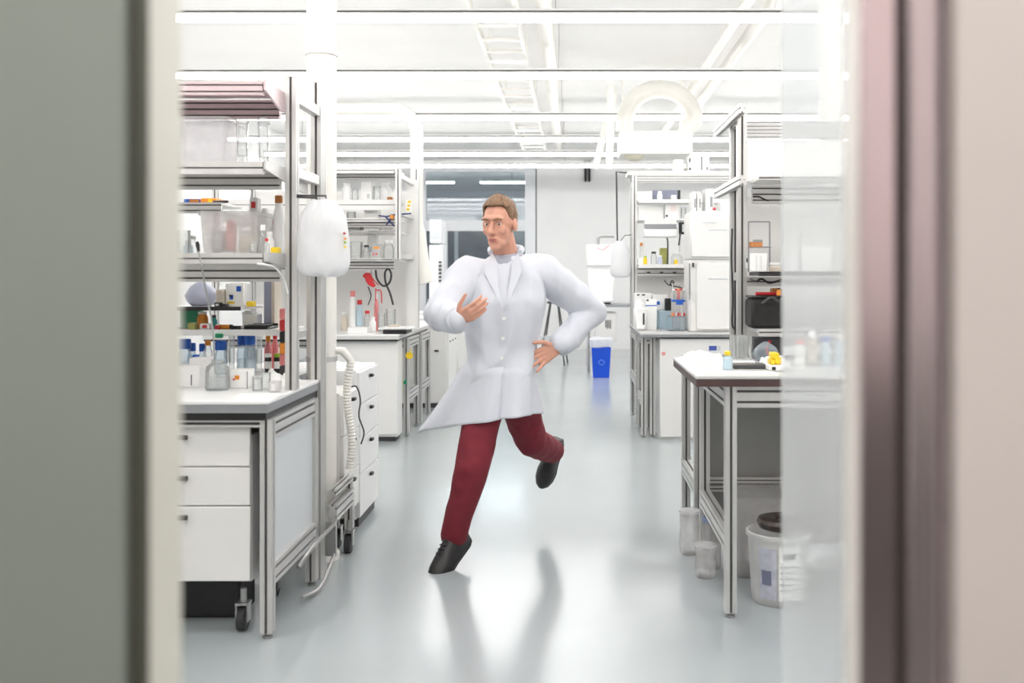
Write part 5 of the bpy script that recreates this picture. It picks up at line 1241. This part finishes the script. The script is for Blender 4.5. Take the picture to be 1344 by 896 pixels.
# lapels and collar
for s in (-1, 1):
    top = neck + Vector((.062 * s, -.03, .012)); mid = neck + Vector((.085 * s - .005, -.118, -.085)); low = P(662, 408, 4.168) + Vector((.004 * s, 0, 0))
    inn = neck + Vector((.036 * s, -.085, -.035)); inn2 = P(661, 378, 4.175) + Vector((.022 * s, -.008, 0))
    v = [top, mid, low, inn2, inn]; nn = Vector((0, -.009, .002))
    vv = [p + nn for p in v] + [p + nn * -.6 for p in v]
    MB().add(vv, [(0, 1, 2, 3, 4), (5, 6, 7, 8, 9)] + [(i, (i + 1) % 5, 5 + (i + 1) % 5, 5 + i) for i in range(5)]).build('lapel', COAT, coat)
MB().tube(smooth_path([neck + Vector((-.066, -.035, .008)), neck + Vector((-.07, .03, .03)), neck + Vector((0, .078, .04)), neck + Vector((.07, .03, .03)), neck + Vector((.066, -.035, .008))], 5), .015, 10).build('collar', COAT, coat)
# skirt of the coat: thin cloth, open at the front, tail blown to the left and back
def skirt():
    na, nt_ = 90, 26; V = []
    a0 = -math.pi / 2 - .02
    for j in range(nt_ + 1):
        t_ = j / nt_
        for i in range(na + 1):
            u = i / na; a = a0 + (2 * math.pi + .22) * u            # starts at the front opening, goes round the back
            cosa, sina = math.cos(a), math.sin(a)
            e_ = min(1, t_ * 5); rx, ry = .138 + .022 * e_ + .036 * t_ + .008 * u, .118 + .026 * e_ + .05 * t_ + .008 * u
            c = P(655 - 3 * t_, 470, 4.333)
            L = .285 + .02 * sina                                      # hem a little longer at the back
            back = max(0, .5 + .5 * math.cos(a - math.pi * .95)) ** 2.6   # the left and back panel flies out
            p = Vector((c.x + rx * cosa, c.y + ry * sina, c.z - L * t_ * (1 - .08 * max(0, cosa))))
            p += Vector((-.20, .10, -.085)) * back * t_ ** 1.5
            f_ = .014 * t_ * (math.sin(a * 7 + 1.5 * t_) + .6 * math.sin(a * 12 + 2))
            p += Vector((cosa, sina, 0)) * f_
            V.append(p)
    q = na + 1; fs = []
    for j in range(nt_):
        for i in range(na): fs.append((j * q + i, j * q + i + 1, (j + 1) * q + i + 1, (j + 1) * q + i))
    return MB().add(V, fs, True)
sk = skirt().build('coat_skirt', COAT, coat)
so = sk.modifiers.new('thickness', 'SOLIDIFY'); so.thickness = .005; so.offset = 0
for k in range(3):
    p = P(661.5 - k * 1.5, 418 + k * 26, 4.17 + .0 * k); MB().tube([(p.x, p.y + .006, p.z), (p.x, p.y - .006, p.z)], .008, 12).build('button', WPLA, coat)
pc = P(700, 385, 4.2)
MB().box(pc.x - .035, pc.x + .03, pc.y - .006, pc.y + .02, pc.z - .05, pc.z + .02, .003).build('chest_pocket', COAT, coat) if False else None
# trousers
tr = MB()
tr.capsule(pelv + Vector((0, 0, .05)), pelv, .135, .14, flat=((0, 1, 0), .85))
for a, b, c in ((hipL, knL, anL), (hipR, knR, anR)):
    tr.capsule(pelv, a, .12, .108); tr.capsule(a, b, .105, .076); tr.capsule(b, b.lerp(c, .45), .076, .071); tr.capsule(b.lerp(c, .45), c, .071, .062)
remesh(tr, 'trousers', TROU, man, .009, 6, .006, 8., 9, (1, 1, .9))
# shoes
def shoe(an, toe, sole_n, W_=.048):
    """an = ankle, toe = tip, sole_n = direction the sole faces"""
    d = (toe - an); L = d.length; d.normalize(); n = (sole_n - d * sole_n.dot(d)).normalized(); s = d.cross(n)
    heel = an - d * .06 + n * .065; o = []
    secs = [(-.005, .55, .055), (.03, .85, .085), (.09, .92, .10), (.14, .95, .082), (.19, 1.08, .062), (.235, 1.0, .048), (.268, .72, .036), (.285, .3, .02)]
    rs = []; ss = []
    for x, w, h in secs:
        c = heel + d * x; ring_ = []
        for i in range(14):
            a = math.pi * i / 13
            ring_.append(c + s * W_ * w * math.cos(a) - n * h * max(0, math.sin(a)) ** .8)
        rs.append(ring_); ss.append([c + s * W_ * w * 1.06, c - s * W_ * w * 1.06, c - s * W_ * w * 1.06 + n * .018, c + s * W_ * w * 1.06 + n * .018])
    up_ = MB().rings(rs, True).build('shoe', SHOE, man)
    MB().rings(ss, False).build('sole', RUBBER, up_)
    l = MB()
    for k in range(4):
        c = heel + d * (.12 + k * .02) - n * (.092 - k * .008); l.tube([c - s * .02, c - n * .004, c + s * .02], .003, 6)
    l.build('laces', RUBBER, up_)
shoe(anR + Vector((0, 0, -.012)), P(566, 741, 4.10), Vector((.25, .3, -1)))
shoe(anL, P(704, 652, 4.98), Vector((.25, 1.0, .25)))
